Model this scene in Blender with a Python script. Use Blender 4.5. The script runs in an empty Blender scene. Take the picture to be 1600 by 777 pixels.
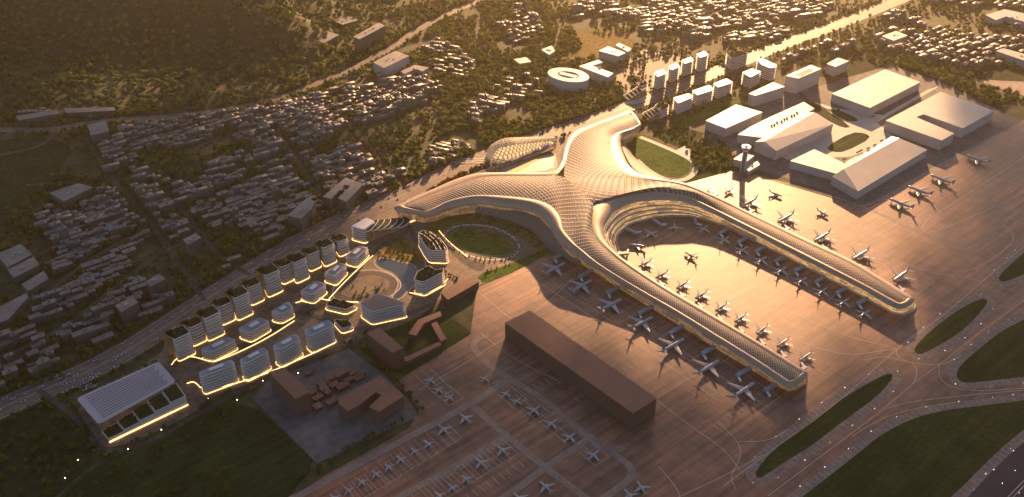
import bpy, bmesh, math, random
import numpy as np
from mathutils import Vector, Matrix
from mathutils.geometry import tessellate_polygon
random.seed(7); RNG = np.random.default_rng(7)
C = bpy.context.scene.collection
SC = bpy.context.scene
HAZE = 0.000025

# ------------------------------------------------------------------ camera, world, sun, exposure
H = 1100.0; F = 1456.0; TH = math.radians(34.2); ST, CT = math.sin(TH), math.cos(TH)
cam = bpy.data.cameras.new('camera'); camo = bpy.data.objects.new('camera', cam); C.objects.link(camo)
camo.location = (0, 0, H); camo.rotation_euler = (math.pi/2 - TH, 0, 0)
cam.sensor_width = 36; cam.lens = 36*F/1600; cam.clip_start = 5; cam.clip_end = 60000
SC.camera = camo
SUN_EL, SUN_AZ = math.radians(15), math.radians(12)      # azimuth measured from +Y towards +X
world = bpy.data.worlds.new('World'); SC.world = world; world.use_nodes = True
wn = world.node_tree; bg = wn.nodes['Background']
sky = wn.nodes.new('ShaderNodeTexSky'); sky.sky_type = 'NISHITA'; sky.sun_disc = False
sky.sun_elevation = SUN_EL; sky.sun_rotation = SUN_AZ; sky.dust_density = 0.6; sky.air_density = 0.7
wn.links.new(sky.outputs[0], bg.inputs[0]); bg.inputs[1].default_value = 0.05
sl = bpy.data.lights.new('sun', 'SUN'); sl.energy = 5.0; sl.angle = math.radians(0.8); sl.color = (1.0, 0.55, 0.25)
so = bpy.data.objects.new('sun', sl); C.objects.link(so)
SD = Vector((math.sin(SUN_AZ)*math.cos(SUN_EL), math.cos(SUN_AZ)*math.cos(SUN_EL), math.sin(SUN_EL)))
so.rotation_euler = (-SD).to_track_quat('-Z', 'Y').to_euler(); so.location = (0, 3000, 2500)
SC.view_settings.view_transform = 'Standard'; SC.view_settings.look = 'None'
SC.view_settings.exposure = 1.5; SC.view_settings.gamma = 1.0; SC.view_settings.use_curve_mapping = False
SC.render.engine = 'CYCLES'
SC.cycles.max_bounces = 5; SC.cycles.diffuse_bounces = 2; SC.cycles.glossy_bounces = 2
SC.cycles.volume_bounces = 0; SC.cycles.transparent_max_bounces = 24

# ground points (survey pixels) darkened by unseen puffs added towards the sun, with the puff radius in metres and the number of puffs
SHADE_SPOTS = [(-100, 300, 420, 7), (60, 330, 330, 8), (230, 330, 300, 8), (400, 290, 240, 7), (520, 250, 170, 4), (60, 480, 300, 8), (240, 460, 260, 8), (400, 420, 200, 7), (500, 380, 130, 4),
               (50, 640, 260, 8), (230, 620, 230, 8), (400, 600, 200, 8), (540, 610, 180, 7), (120, 760, 260, 7), (330, 740, 240, 7), (560, 720, 200, 8), (740, 720, 190, 7), (900, 740, 180, 6), (1080, 760, 190, 6), (1280, 760, 220, 7),
               (1480, 720, 220, 7), (1620, 620, 230, 7), (1660, 450, 240, 7), (1580, 520, 150, 4), (700, 590, 130, 5), (-100, 180, 300, 3), (300, 200, 260, 4), (450, 200, 160, 2),
               (820, 520, 90, 3), (930, 560, 110, 4), (1040, 620, 120, 4), (1180, 680, 130, 4), (1400, 600, 130, 4), (1530, 330, 170, 4), (1640, 250, 240, 6), (1460, 420, 110, 3), (1320, 560, 70, 2)]
# ------------------------------------------------------------------ survey helpers
def G(px, py, z=0.0):
    "point of the site at height z, from the survey photograph's bearings"
    u = (px-800)/F; v = (py-388.5)/F
    dz = -ST - v*CT; dy = CT - v*ST
    t = (z-H)/dz
    return Vector((u*t, dy*t, z))
def GP(pts, z=0.0): return [G(p[0], p[1], z) for p in pts]
AA = math.radians(39.3)                                  # bearing of the airfield grid
DA = Vector((math.cos(AA), math.sin(AA), 0)); DB = Vector((-math.sin(AA), math.cos(AA), 0))

# ------------------------------------------------------------------ materials
def mat(name, col, rough=0.7, var=0.0, scale=0.05, col2=None, metal=0.0, emit=None, es=0.0, spec=0.5, detail=4, bump=0.0, coord='Object'):
    m = bpy.data.materials.new(name); m.use_nodes = True; nt = m.node_tree; b = nt.nodes['Principled BSDF']
    b.inputs['Roughness'].default_value = rough; b.inputs['Metallic'].default_value = metal
    b.inputs['Specular IOR Level'].default_value = spec
    b.inputs['Base Color'].default_value = (*col, 1)
    if var > 0 or col2 is not None:
        tc = nt.nodes.new('ShaderNodeTexCoord'); n = nt.nodes.new('ShaderNodeTexNoise')
        n.inputs['Scale'].default_value = scale; n.inputs['Detail'].default_value = detail; n.inputs['Roughness'].default_value = 0.65
        nt.links.new(tc.outputs[coord], n.inputs['Vector'])
        r = nt.nodes.new('ShaderNodeValToRGB'); r.color_ramp.elements[0].position = 0.32; r.color_ramp.elements[1].position = 0.68
        c2 = col2 if col2 is not None else tuple(c*(1+var) for c in col)
        c1 = col if col2 is not None else tuple(c*(1-var) for c in col)
        r.color_ramp.elements[0].color = (*c1, 1); r.color_ramp.elements[1].color = (*c2, 1)
        nt.links.new(n.outputs['Fac'], r.inputs[0]); nt.links.new(r.outputs[0], b.inputs['Base Color'])
        if bump > 0:
            bp = nt.nodes.new('ShaderNodeBump'); bp.inputs['Strength'].default_value = bump; bp.inputs['Distance'].default_value = 1.0
            nt.links.new(n.outputs['Fac'], bp.inputs['Height']); nt.links.new(bp.outputs[0], b.inputs['Normal'])
    if emit: b.inputs['Emission Color'].default_value = (*emit, 1); b.inputs['Emission Strength'].default_value = es
    return m
def world_noise_mat(name, stops, scale, rough=0.85, spec=0.3, scale2=None, amt2=0.35, slab=None, slabcol=0.85, stain=None):
    "ground surface: two octaves of blotches, optional concrete slab joints on the airfield grid"
    m = bpy.data.materials.new(name); m.use_nodes = True; nt = m.node_tree; b = nt.nodes['Principled BSDF']; L = nt.links.new
    b.inputs['Roughness'].default_value = rough; b.inputs['Specular IOR Level'].default_value = spec
    g = nt.nodes.new('ShaderNodeNewGeometry'); mp = nt.nodes.new('ShaderNodeMapping'); mp.vector_type = 'POINT'
    mp.inputs['Rotation'].default_value = (0, 0, -AA); L(g.outputs['Position'], mp.inputs[0])
    n = nt.nodes.new('ShaderNodeTexNoise'); n.inputs['Scale'].default_value = scale; n.inputs['Detail'].default_value = 7; n.inputs['Roughness'].default_value = 0.6
    L(mp.outputs[0], n.inputs['Vector'])
    r = nt.nodes.new('ShaderNodeValToRGB'); cr = r.color_ramp
    while len(cr.elements) < len(stops): cr.elements.new(0.5)
    for e, (p, c) in zip(cr.elements, stops): e.position = p; e.color = (*c, 1)
    L(n.outputs['Fac'], r.inputs[0]); out = r.outputs[0]
    if scale2:
        n2 = nt.nodes.new('ShaderNodeTexNoise'); n2.inputs['Scale'].default_value = scale2; n2.inputs['Detail'].default_value = 5
        L(mp.outputs[0], n2.inputs['Vector'])
        mr = nt.nodes.new('ShaderNodeMapRange'); mr.inputs[1].default_value = 0.3; mr.inputs[2].default_value = 0.7
        mr.inputs[3].default_value = 1-amt2; mr.inputs[4].default_value = 1+amt2; L(n2.outputs['Fac'], mr.inputs[0])
        mx = nt.nodes.new('ShaderNodeVectorMath'); mx.operation = 'SCALE'; L(out, mx.inputs[0]); L(mr.outputs[0], mx.inputs['Scale']); out = mx.outputs[0]
    if stain:   # long tyre and drainage streaks along the grid
        mp2 = nt.nodes.new('ShaderNodeMapping'); mp2.inputs['Scale'].default_value = (0.004, 0.11, 1); L(mp.outputs[0], mp2.inputs[0])
        n3 = nt.nodes.new('ShaderNodeTexNoise'); n3.inputs['Scale'].default_value = 1; n3.inputs['Detail'].default_value = 4; L(mp2.outputs[0], n3.inputs['Vector'])
        mr3 = nt.nodes.new('ShaderNodeMapRange'); mr3.inputs[1].default_value = 0.35; mr3.inputs[2].default_value = 0.65
        mr3.inputs[3].default_value = 1-stain; mr3.inputs[4].default_value = 1+stain; L(n3.outputs['Fac'], mr3.inputs[0])
        mx3 = nt.nodes.new('ShaderNodeVectorMath'); mx3.operation = 'SCALE'; L(out, mx3.inputs[0]); L(mr3.outputs[0], mx3.inputs['Scale']); out = mx3.outputs[0]
    if slab:
        bk = nt.nodes.new('ShaderNodeTexBrick'); bk.offset = 0; bk.inputs['Scale'].default_value = 1.0
        bk.inputs['Brick Width'].default_value = slab; bk.inputs['Row Height'].default_value = slab
        bk.inputs['Mortar Size'].default_value = 0.8; bk.inputs['Mortar Smooth'].default_value = 0.6
        bk.inputs['Color1'].default_value = (1, 1, 1, 1); bk.inputs['Color2'].default_value = (0.88, 0.88, 0.88, 1); bk.inputs['Mortar'].default_value = (slabcol,)*3+(1,)
        L(mp.outputs[0], bk.inputs['Vector'])
        mm = nt.nodes.new('ShaderNodeVectorMath'); mm.operation = 'MULTIPLY'; L(out, mm.inputs[0]); L(bk.outputs['Color'], mm.inputs[1]); out = mm.outputs[0]
    L(out, b.inputs['Base Color'])
    return m
def lattice_mat():
    "diamond lattice roof: pale ribs in both diagonals over bronze glass panels, in the roof's own flow coordinates"
    m = bpy.data.materials.new('lattice_roof'); m.use_nodes = True; nt = m.node_tree; b = nt.nodes['Principled BSDF']; L = nt.links.new
    uv = nt.nodes.new('ShaderNodeUVMap'); sp = nt.nodes.new('ShaderNodeSeparateXYZ'); L(uv.outputs[0], sp.inputs[0])
    def mth(op, a, bb=None, v=None):
        n = nt.nodes.new('ShaderNodeMath'); n.operation = op
        L(a, n.inputs[0])
        if bb is not None: L(bb, n.inputs[1])
        if v is not None: n.inputs[1].default_value = v
        return n.outputs[0]
    s = mth('ADD', sp.outputs[0], sp.outputs[1]); d = mth('SUBTRACT', sp.outputs[0], sp.outputs[1])
    def tri(x):   # 0 on the rib .. 0.5 mid panel
        fr = mth('FRACT', x); h = mth('SUBTRACT', fr, v=0.5); return mth('ABSOLUTE', h)
    a, c = tri(s), tri(d)
    mxx = mth('MAXIMUM', a, c)
    rib = nt.nodes.new('ShaderNodeMapRange'); rib.inputs[1].default_value = 0.31; rib.inputs[2].default_value = 0.40; L(mxx, rib.inputs[0])
    n = nt.nodes.new('ShaderNodeTexNoise'); n.inputs['Scale'].default_value = 0.16; n.inputs['Detail'].default_value = 2
    g = nt.nodes.new('ShaderNodeNewGeometry'); n.inputs['Scale'].default_value = 0.011; L(g.outputs['Position'], n.inputs['Vector'])
    r = nt.nodes.new('ShaderNodeValToRGB'); r.color_ramp.elements[0].position = 0.40; r.color_ramp.elements[1].position = 0.62
    r.color_ramp.elements[0].color = (0.06, 0.052, 0.05, 1); r.color_ramp.elements[1].color = (0.15, 0.06, 0.028, 1); L(n.outputs['Fac'], r.inputs[0])
    mix = nt.nodes.new('ShaderNodeMixRGB'); L(rib.outputs[0], mix.inputs[0]); L(r.outputs[0], mix.inputs[1]); mix.inputs[2].default_value = (0.42, 0.36, 0.31, 1)
    L(mix.outputs[0], b.inputs['Base Color'])
    mr = nt.nodes.new('ShaderNodeMapRange'); mr.inputs[3].default_value = 0.5; mr.inputs[4].default_value = 0.62; L(rib.outputs[0], mr.inputs[0]); L(mr.outputs[0], b.inputs['Roughness'])
    b.inputs['Metallic'].default_value = 0.0; b.inputs['Specular IOR Level'].default_value = 0.15
    bp = nt.nodes.new('ShaderNodeBump'); bp.inputs['Strength'].default_value = 0.8; bp.inputs['Distance'].default_value = 1.2; L(rib.outputs[0], bp.inputs['Height']); L(bp.outputs[0], b.inputs['Normal'])
    return m
def band_mat(name, glass, frame, fl=4.0, emis=None, es=0.0, mull=6.0, rough=0.25):
    "curtain wall: floor lines and mullions over glass, lit from within where asked"
    m = bpy.data.materials.new(name); m.use_nodes = True; nt = m.node_tree; b = nt.nodes['Principled BSDF']; L = nt.links.new
    uv = nt.nodes.new('ShaderNodeUVMap'); bk = nt.nodes.new('ShaderNodeTexBrick'); bk.offset = 0
    bk.inputs['Scale'].default_value = 1; bk.inputs['Brick Width'].default_value = mull; bk.inputs['Row Height'].default_value = fl
    bk.inputs['Mortar Size'].default_value = 0.45; bk.inputs['Color1'].default_value = (*glass, 1)
    bk.inputs['Color2'].default_value = (*[c*0.6 for c in glass], 1); bk.inputs['Mortar'].default_value = (*frame, 1)
    L(uv.outputs[0], bk.inputs['Vector']); L(bk.outputs['Color'], b.inputs['Base Color']); b.inputs['Roughness'].default_value = rough
    if emis:
        bk2 = nt.nodes.new('ShaderNodeTexBrick'); bk2.offset = 0.3
        bk2.inputs['Scale'].default_value = 1; bk2.inputs['Brick Width'].default_value = mull*1.7; bk2.inputs['Row Height'].default_value = fl
        bk2.inputs['Mortar Size'].default_value = 0.5
        bk2.inputs['Color1'].default_value = (*emis, 1); bk2.inputs['Color2'].default_value = (*[c*0.25 for c in emis], 1); bk2.inputs['Mortar'].default_value = (0, 0, 0, 1)
        L(uv.outputs[0], bk2.inputs['Vector']); L(bk2.outputs['Color'], b.inputs['Emission Color']); b.inputs['Emission Strength'].default_value = es
    return m
def foliage_mat(name, c1, c2, c3):
    m = bpy.data.materials.new(name); m.use_nodes = True; nt = m.node_tree; b = nt.nodes['Principled BSDF']; L = nt.links.new
    b.inputs['Roughness'].default_value = 0.75; b.inputs['Specular IOR Level'].default_value = 0.2
    a = nt.nodes.new('ShaderNodeAttribute'); a.attribute_name = 'tint'
    oi = nt.nodes.new('ShaderNodeObjectInfo'); ad = nt.nodes.new('ShaderNodeMath'); ad.operation = 'ADD'; L(a.outputs['Fac'], ad.inputs[0]); L(oi.outputs['Random'], ad.inputs[1])
    fr = nt.nodes.new('ShaderNodeMath'); fr.operation = 'FRACT'; L(ad.outputs[0], fr.inputs[0])
    r = nt.nodes.new('ShaderNodeValToRGB'); cr = r.color_ramp; cr.elements.new(0.5)
    for e, p, c in zip(cr.elements, (0.0, 0.6, 1.0), (c1, c2, c3)): e.position = p; e.color = (*c, 1)
    L(fr.outputs[0], r.inputs[0]); L(r.outputs[0], b.inputs['Base Color'])
    # leaves let light through
    tr = nt.nodes.new('ShaderNodeBsdfTranslucent'); mxs = nt.nodes.new('ShaderNodeMixShader'); mxs.inputs[0].default_value = 0.3
    br = nt.nodes.new('ShaderNodeVectorMath'); br.operation = 'SCALE'; br.inputs['Scale'].default_value = 1.6; L(r.outputs[0], br.inputs[0]); L(br.outputs[0], tr.inputs[0])
    L(b.outputs[0], mxs.inputs[1]); L(tr.outputs[0], mxs.inputs[2]); L(mxs.outputs[0], nt.nodes['Material Output'].inputs[0])
    return m
M = {}
M['ground'] = world_noise_mat('ground_soil', [(0.30, (0.026, 0.036, 0.012)), (0.46, (0.050, 0.058, 0.019)), (0.58, (0.082, 0.078, 0.030)), (0.74, (0.13, 0.10, 0.055))], 0.006, scale2=0.045, amt2=0.5)
M['hill'] = world_noise_mat('hill_soil', [(0.35, (0.02, 0.028, 0.012)), (0.65, (0.05, 0.052, 0.02))], 0.01, scale2=0.06, amt2=0.4)
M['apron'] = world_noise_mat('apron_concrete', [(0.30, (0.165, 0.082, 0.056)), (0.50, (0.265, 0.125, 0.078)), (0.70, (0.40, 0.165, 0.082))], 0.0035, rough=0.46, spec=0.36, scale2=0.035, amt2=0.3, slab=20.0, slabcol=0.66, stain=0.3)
M['strip'] = world_noise_mat('taxi_lane_concrete', [(0.35, (0.26, 0.19, 0.155)), (0.65, (0.34, 0.25, 0.20))], 0.02, rough=0.7, scale2=0.09, amt2=0.2)
M['shoulder'] = world_noise_mat('shoulder_concrete', [(0.35, (0.27, 0.185, 0.155)), (0.65, (0.36, 0.25, 0.205))], 0.02, rough=0.75, scale2=0.12, amt2=0.25)
M['asphalt'] = world_noise_mat('asphalt', [(0.35, (0.075, 0.062, 0.056)), (0.65, (0.12, 0.095, 0.080))], 0.01, rough=0.8, scale2=0.08, amt2=0.25)
M['road'] = world_noise_mat('highway_asphalt', [(0.35, (0.13, 0.095, 0.075)), (0.65, (0.20, 0.145, 0.11))], 0.012, rough=0.62, scale2=0.09, amt2=0.25)
M['lane'] = world_noise_mat('town_lane', [(0.35, (0.06, 0.055, 0.045)), (0.65, (0.11, 0.095, 0.075))], 0.02, rough=0.85, scale2=0.1, amt2=0.3)
M['runway'] = world_noise_mat('runway_asphalt', [(0.35, (0.06, 0.045, 0.055)), (0.65, (0.085, 0.065, 0.07))], 0.01, rough=0.8, scale2=0.05, amt2=0.15)
M['grass'] = world_noise_mat('mown_grass', [(0.32, (0.014, 0.034, 0.009)), (0.5, (0.026, 0.052, 0.013)), (0.68, (0.045, 0.066, 0.018))], 0.012, rough=0.95, spec=0.1, scale2=0.12, amt2=0.3, stain=0.25)
M['field'] = world_noise_mat('rough_field', [(0.32, (0.016, 0.030, 0.010)), (0.5, (0.03, 0.044, 0.015)), (0.7, (0.055, 0.06, 0.022))], 0.008, rough=0.95, spec=0.1, scale2=0.07, amt2=0.5)
M['lawn'] = world_noise_mat('bright_lawn', [(0.35, (0.045, 0.095, 0.012)), (0.65, (0.10, 0.16, 0.022))], 0.015, rough=0.95, spec=0.1, scale2=0.1, amt2=0.4)
M['gold'] = world_noise_mat('dry_meadow', [(0.32, (0.10, 0.10, 0.02)), (0.5, (0.20, 0.155, 0.035)), (0.68, (0.26, 0.15, 0.06))], 0.012, rough=0.9, spec=0.1, scale2=0.09, amt2=0.4)
M['paving'] = world_noise_mat('plaza_paving', [(0.32, (0.14, 0.105, 0.07)), (0.5, (0.21, 0.155, 0.105)), (0.7, (0.30, 0.215, 0.14))], 0.02, rough=0.7, scale2=0.11, amt2=0.3, slab=9.0, slabcol=0.8)
M['compound'] = world_noise_mat('compound_concrete', [(0.35, (0.11, 0.11, 0.11)), (0.65, (0.20, 0.175, 0.155))], 0.012, rough=0.8, scale2=0.07, amt2=0.25)
M['white_ground'] = mat('pale_concrete', (0.55, 0.50, 0.43), 0.7, 0.1, 0.03)
M['line'] = mat('marking_paint', (0.66, 0.52, 0.40), 0.46, 0.25, 0.08)
M['linedark'] = mat('joint_dark', (0.10, 0.075, 0.065), 0.8)
M['water'] = mat('pond_water', (0.05, 0.075, 0.085), 0.12, spec=0.8)
M['lattice'] = lattice_mat()
M['rim'] = mat('bronze_cladding', (0.40, 0.30, 0.23), 0.5, 0.06, 0.02, metal=0.3)
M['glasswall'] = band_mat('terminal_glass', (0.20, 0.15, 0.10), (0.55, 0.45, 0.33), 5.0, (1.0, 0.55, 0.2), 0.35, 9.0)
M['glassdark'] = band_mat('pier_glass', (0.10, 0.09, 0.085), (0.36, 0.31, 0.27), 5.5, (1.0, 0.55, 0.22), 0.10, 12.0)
M['terrace'] = mat('terrace_cladding', (0.50, 0.40, 0.31), 0.5, 0.12, 0.05)
M['warm'] = mat('warm_light_strip', (0.9, 0.7, 0.45), 0.5, emit=(1.0, 0.56, 0.20), es=1.05)
M['lamp'] = mat('lamp_glass', (0.9, 0.9, 0.85), 0.4, emit=(1.0, 0.82, 0.6), es=5.0)
M['white'] = mat('white_paint', (0.76, 0.74, 0.72), 0.35, 0.05, 0.2)
M['plane'] = mat('aircraft_white', (0.42, 0.41, 0.42), 0.28, 0.05, 0.3)
M['planegrey'] = mat('aircraft_grey', (0.28, 0.28, 0.30), 0.35)
M['engine'] = mat('engine_cowling', (0.30, 0.30, 0.33), 0.3, metal=0.5)
M['red'] = mat('red_livery', (0.55, 0.04, 0.03), 0.35)
M['tyre'] = mat('tyre_rubber', (0.03, 0.03, 0.03), 0.9)
M['slab'] = mat('white_floor_slab', (0.70, 0.65, 0.60), 0.6)
M['bglass'] = band_mat('office_glass', (0.05, 0.044, 0.045), (0.07, 0.06, 0.05), 4.0, (1.0, 0.6, 0.26), 0.03, 5.0, 0.6)
M['louvre'] = mat('metal_roof', (0.40, 0.40, 0.43), 0.45, 0.08, 0.06)
M['whiteroof'] = mat('white_roof', (0.80, 0.78, 0.74), 0.4, 0.03, 0.05)
M['pinkroof'] = mat('garage_roof', (0.52, 0.45, 0.47), 0.5, 0.08, 0.02)
M['roofdark'] = mat('roof_slot', (0.16, 0.13, 0.13), 0.7)
M['mass'] = mat('cement_render', (0.40, 0.385, 0.375), 0.75, 0.10, 0.03)
M['massroof'] = mat('pale_roof_sheet', (0.48, 0.43, 0.37), 0.5, 0.07, 0.03)
M['brown'] = mat('brown_cladding', (0.12, 0.06, 0.044), 0.75, 0.12, 0.03)
M['brownroof'] = mat('brown_roof', (0.24, 0.11, 0.07), 0.75, 0.14, 0.02)
M['hw'] = mat('house_wall', (0.115, 0.098, 0.08), 0.8, 0.22, 0.02)
M['hr'] = mat('house_roof', (0.21, 0.18, 0.145), 0.5, 0.30, 0.025)
M['hr2'] = mat('house_roof_brown', (0.21, 0.155, 0.12), 0.5, 0.30, 0.03)
M['hr3'] = mat('house_roof_blue', (0.20, 0.23, 0.25), 0.8, 0.2, 0.03)
M['towerglass'] = mat('tower_glass', (0.10, 0.16, 0.20), 0.15)
M['fol'] = foliage_mat('foliage', (0.034, 0.062, 0.010), (0.095, 0.13, 0.014), (0.20, 0.19, 0.018))
M['folh'] = foliage_mat('hill_foliage', (0.035, 0.075, 0.020), (0.085, 0.13, 0.030), (0.17, 0.17, 0.036))
M['folo'] = foliage_mat('autumn_foliage', (0.12, 0.045, 0.010), (0.19, 0.075, 0.012), (0.25, 0.12, 0.02))
M['rgarden'] = foliage_mat('roof_garden', (0.018, 0.032, 0.009), (0.04, 0.055, 0.014), (0.065, 0.07, 0.016))
M['bark'] = mat('bark', (0.07, 0.05, 0.035), 0.9)
M['car'] = mat('car_white', (0.72, 0.72, 0.72), 0.3)
M['cargl'] = mat('car_glass', (0.03, 0.035, 0.04), 0.1)

# ------------------------------------------------------------------ object helpers
def prop(o, label=None, cat=None, group=None, kind=None):
    if label: o['label'] = label
    if cat: o['category'] = cat
    if group: o['group'] = group
    if kind: o['kind'] = kind
    return o
def empty(name, loc, label, cat, group=None, rz=0.0):
    o = bpy.data.objects.new(name, None); C.objects.link(o); o.location = loc; o.rotation_euler = (0, 0, rz)
    o.empty_display_size = 2.0
    return prop(o, label, cat, group)
def mesh(name, V, Fc, m, parent=None, smooth=False, uvs=None, loc=None, mi=None):
    "mesh from world-space verts; local to its parent's location (parents are unrotated unless stated)"
    me = bpy.data.meshes.new(name)
    off = Vector((0, 0, 0))
    if parent is not None: off = abs_loc(parent)
    if loc is not None: off = Vector(loc)
    me.from_pydata([tuple(Vector(v)-off) for v in V], [], Fc)
    if isinstance(m, (list, tuple)):
        for x in m: me.materials.append(x)
        if mi is not None: me.polygons.foreach_set('material_index', mi)
    else: me.materials.append(m)
    if uvs is not None:
        ul = me.uv_layers.new(name='UVMap')
        for p in me.polygons:
            for li, vi in zip(p.loop_indices, p.vertices): ul.data[li].uv = uvs[vi]
    if smooth: me.polygons.foreach_set('use_smooth', [True]*len(me.polygons))
    me.update()
    o = bpy.data.objects.new(name, me); C.objects.link(o)
    if parent is not None: o.parent = parent
    elif loc is not None: o.location = loc
    return o
def abs_loc(o):
    v = Vector((0, 0, 0))
    while o is not None: v += o.location; o = o.parent
    return v
def tri(poly):
    p = [Vector((v[0], v[1], 0)) for v in poly]
    return [tuple(t) for t in tessellate_polygon([p])]
def area2(p): return sum(p[i][0]*p[(i+1) % len(p)][1]-p[(i+1) % len(p)][0]*p[i][1] for i in range(len(p)))
def ccw(p): return list(p) if area2(p) > 0 else list(reversed(p))
def offset(poly, d):
    "grow (d>0) a polygon outward"
    p = ccw(poly); n = len(p); out = []
    for i in range(n):
        a, b, c = Vector(p[i-1][:2]), Vector(p[i][:2]), Vector(p[(i+1) % n][:2])
        e1 = (b-a).normalized(); e2 = (c-b).normalized()
        n1 = Vector((e1.y, -e1.x)); n2 = Vector((e2.y, -e2.x)); s = n1+n2
        if s.length < 1e-3: s = n1.copy()
        s.normalize(); k = min(2.0, 1/max(0.5, s.dot(n1)))
        q = b + s*d*k; out.append(Vector((q.x, q.y, 0)))
    return out
def smooth_poly(p, it=2, closed=True):
    for _ in range(it):
        q = []; n = len(p)
        for i in range(n if closed else n-1):
            a, b = Vector(p[i]), Vector(p[(i+1) % n]); q += [a*0.75+b*0.25, a*0.25+b*0.75]
        if not closed: q = [Vector(p[0])]+q+[Vector(p[-1])]
        p = q
    return p
def prism_vf(poly, z0, z1, top=True, bottom=False):
    p = ccw(poly); n = len(p)
    V = [(v[0], v[1], z0) for v in p]+[(v[0], v[1], z1) for v in p]
    Fc = [(i, (i+1) % n, n+(i+1) % n, n+i) for i in range(n)]
    if top:
        for t in tri(p):
            a = [p[k] for k in t]; t2 = t if area2(a) > 0 else t[::-1]
            Fc.append(tuple(n+k for k in t2))
    if bottom:
        for t in tri(p):
            a = [p[k] for k in t]; t2 = t if area2(a) < 0 else t[::-1]
            Fc.append(tuple(t2))
    return V, Fc
def wall_uv(poly, z0, z1):
    p = ccw(poly); n = len(p); d = 0; U = []
    # ring with a closing seam so the facade pattern runs on
    V = []; Fc = []; uv = []
    for i in range(n+1):
        a = p[i % n]
        if i: d += (Vector(p[i % n][:2])-Vector(p[i-1][:2])).length
        V += [(a[0], a[1], z0), (a[0], a[1], z1)]; uv += [(d, 0), (d, z1-z0)]
    for i in range(n): Fc.append((2*i, 2*i+2, 2*i+3, 2*i+1))
    return V, Fc, uv
class MB:
    def __init__(s): s.V = []; s.F = []; s.MI = []
    def add(s, V, Fc, mi=0):
        k = len(s.V); s.V += [tuple(v) for v in V]; s.F += [tuple(i+k for i in f) for f in Fc]; s.MI += [mi]*len(Fc)
    def prism(s, poly, z0, z1, bottom=False, mi=0): V, Fc = prism_vf(poly, z0, z1, True, bottom); s.add(V, Fc, mi)
    def box(s, c, size, rz=0.0, mi=0, z0=None):
        cx, cy = c[0], c[1]; a, b = size[0]/2, size[1]/2; cs, sn = math.cos(rz), math.sin(rz)
        poly = [(cx+x*cs-y*sn, cy+x*sn+y*cs) for x, y in ((-a, -b), (a, -b), (a, b), (-a, b))]
        z = c[2] if z0 is None else z0
        s.prism(poly, z, z+size[2], True, mi)
    def build(s, name, m, parent=None, smooth=False, loc=None): return mesh(name, s.V, s.F, m, parent, smooth, loc=loc, mi=s.MI if isinstance(m, (list, tuple)) else None)
def ribbon(pts, w, z):
    "flat strip along world polyline; w may vary"
    n = len(pts); V = []; Fc = []
    for i in range(n):
        a = Vector(pts[max(i-1, 0)]); b = Vector(pts[min(i+1, n-1)]); t = (b-a); t.z = 0; t.normalize(); nr = Vector((-t.y, t.x, 0))
        ww = w[i] if isinstance(w, (list, tuple)) else w
        p = Vector(pts[i]); V += [(*(p+nr*ww/2).xy, z), (*(p-nr*ww/2).xy, z)]
    for i in range(n-1): Fc.append((2*i+1, 2*i+3, 2*i+2, 2*i))
    return V, Fc
def ribbon_poly(pts, w):
    V, _ = ribbon(pts, w, 0); return [V[2*i] for i in range(len(pts))]+[V[2*i+1] for i in reversed(range(len(pts)))]
def chamfer_poly(p, d=5.0):
    "cut each corner back by d metres in two steps"
    out = []; n = len(p)
    for i in range(n):
        a, b, c = Vector(p[i-1]), Vector(p[i]), Vector(p[(i+1) % n]); la, lc = (a-b).length, (c-b).length; k = min(d, la*.3, lc*.3)
        u, w = (a-b).normalized(), (c-b).normalized()
        if abs(u.dot(w)) > .95: out.append(b); continue
        out += [b+u*k, b+(u+w)*k*.29, b+w*k]
    return out
def curve(pts, it=2): return smooth_poly([Vector(p) for p in pts], it, closed=False)

# occupancy map of the site (4 m cells): where nothing else may grow or be built
GX0, GY0, GC = -2600.0, 700.0, 4.0; NX, NY = 1500, 1100
OCC = np.zeros((NY, NX), bool)
_gx = GX0+(np.arange(NX)+0.5)*GC; _gy = GY0+(np.arange(NY)+0.5)*GC
def raster(poly):
    P = np.array([(p[0], p[1]) for p in poly]); m = np.zeros((NY, NX), bool)
    x0, y0 = P.min(0); x1, y1 = P.max(0)
    i0, i1 = max(0, int((x0-GX0)/GC)-1), min(NX, int((x1-GX0)/GC)+2); j0, j1 = max(0, int((y0-GY0)/GC)-1), min(NY, int((y1-GY0)/GC)+2)
    if i1 <= i0 or j1 <= j0: return m
    X, Y = np.meshgrid(_gx[i0:i1], _gy[j0:j1]); ins = np.zeros(X.shape, bool); n = len(P)
    for k in range(n):
        xa, ya = P[k]; xb, yb = P[(k+1) % n]
        if ya == yb: continue
        c = ((ya > Y) != (yb > Y)) & (X < (xb-xa)*(Y-ya)/(yb-ya)+xa); ins ^= c
    m[j0:j1, i0:i1] = ins; return m
def block_out(poly, grow=0.0):
    global OCC
    OCC |= raster(offset(poly, grow) if grow else poly)
def occ(x, y, mask=None):
    i = int((x-GX0)/GC); j = int((y-GY0)/GC)
    if 0 <= i < NX and 0 <= j < NY: return (OCC if mask is None else mask)[j, i]
    return mask is None
ZL = [0.0]
def sheet(name, pts, m, kind='structure', z=None, it=0, world_pts=False, blk=True, label=None, cat=None):
    "a flat surface traced on the ground, each one a few millimetres to centimetres above the last"
    p = [Vector(q) for q in pts] if world_pts else GP(pts)
    if it: p = smooth_poly(p, it)
    if z is None: ZL[0] += 0.005; z = ZL[0]
    p = ccw(p); T = []
    for t in tri(p):
        a = [p[k] for k in t]; T.append(t if area2(a) > 0 else t[::-1])
    o = mesh(name, [(v.x, v.y, z) for v in p], T, m)
    if blk: block_out(p)
    return prop(o, label, cat, None, kind)
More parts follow.
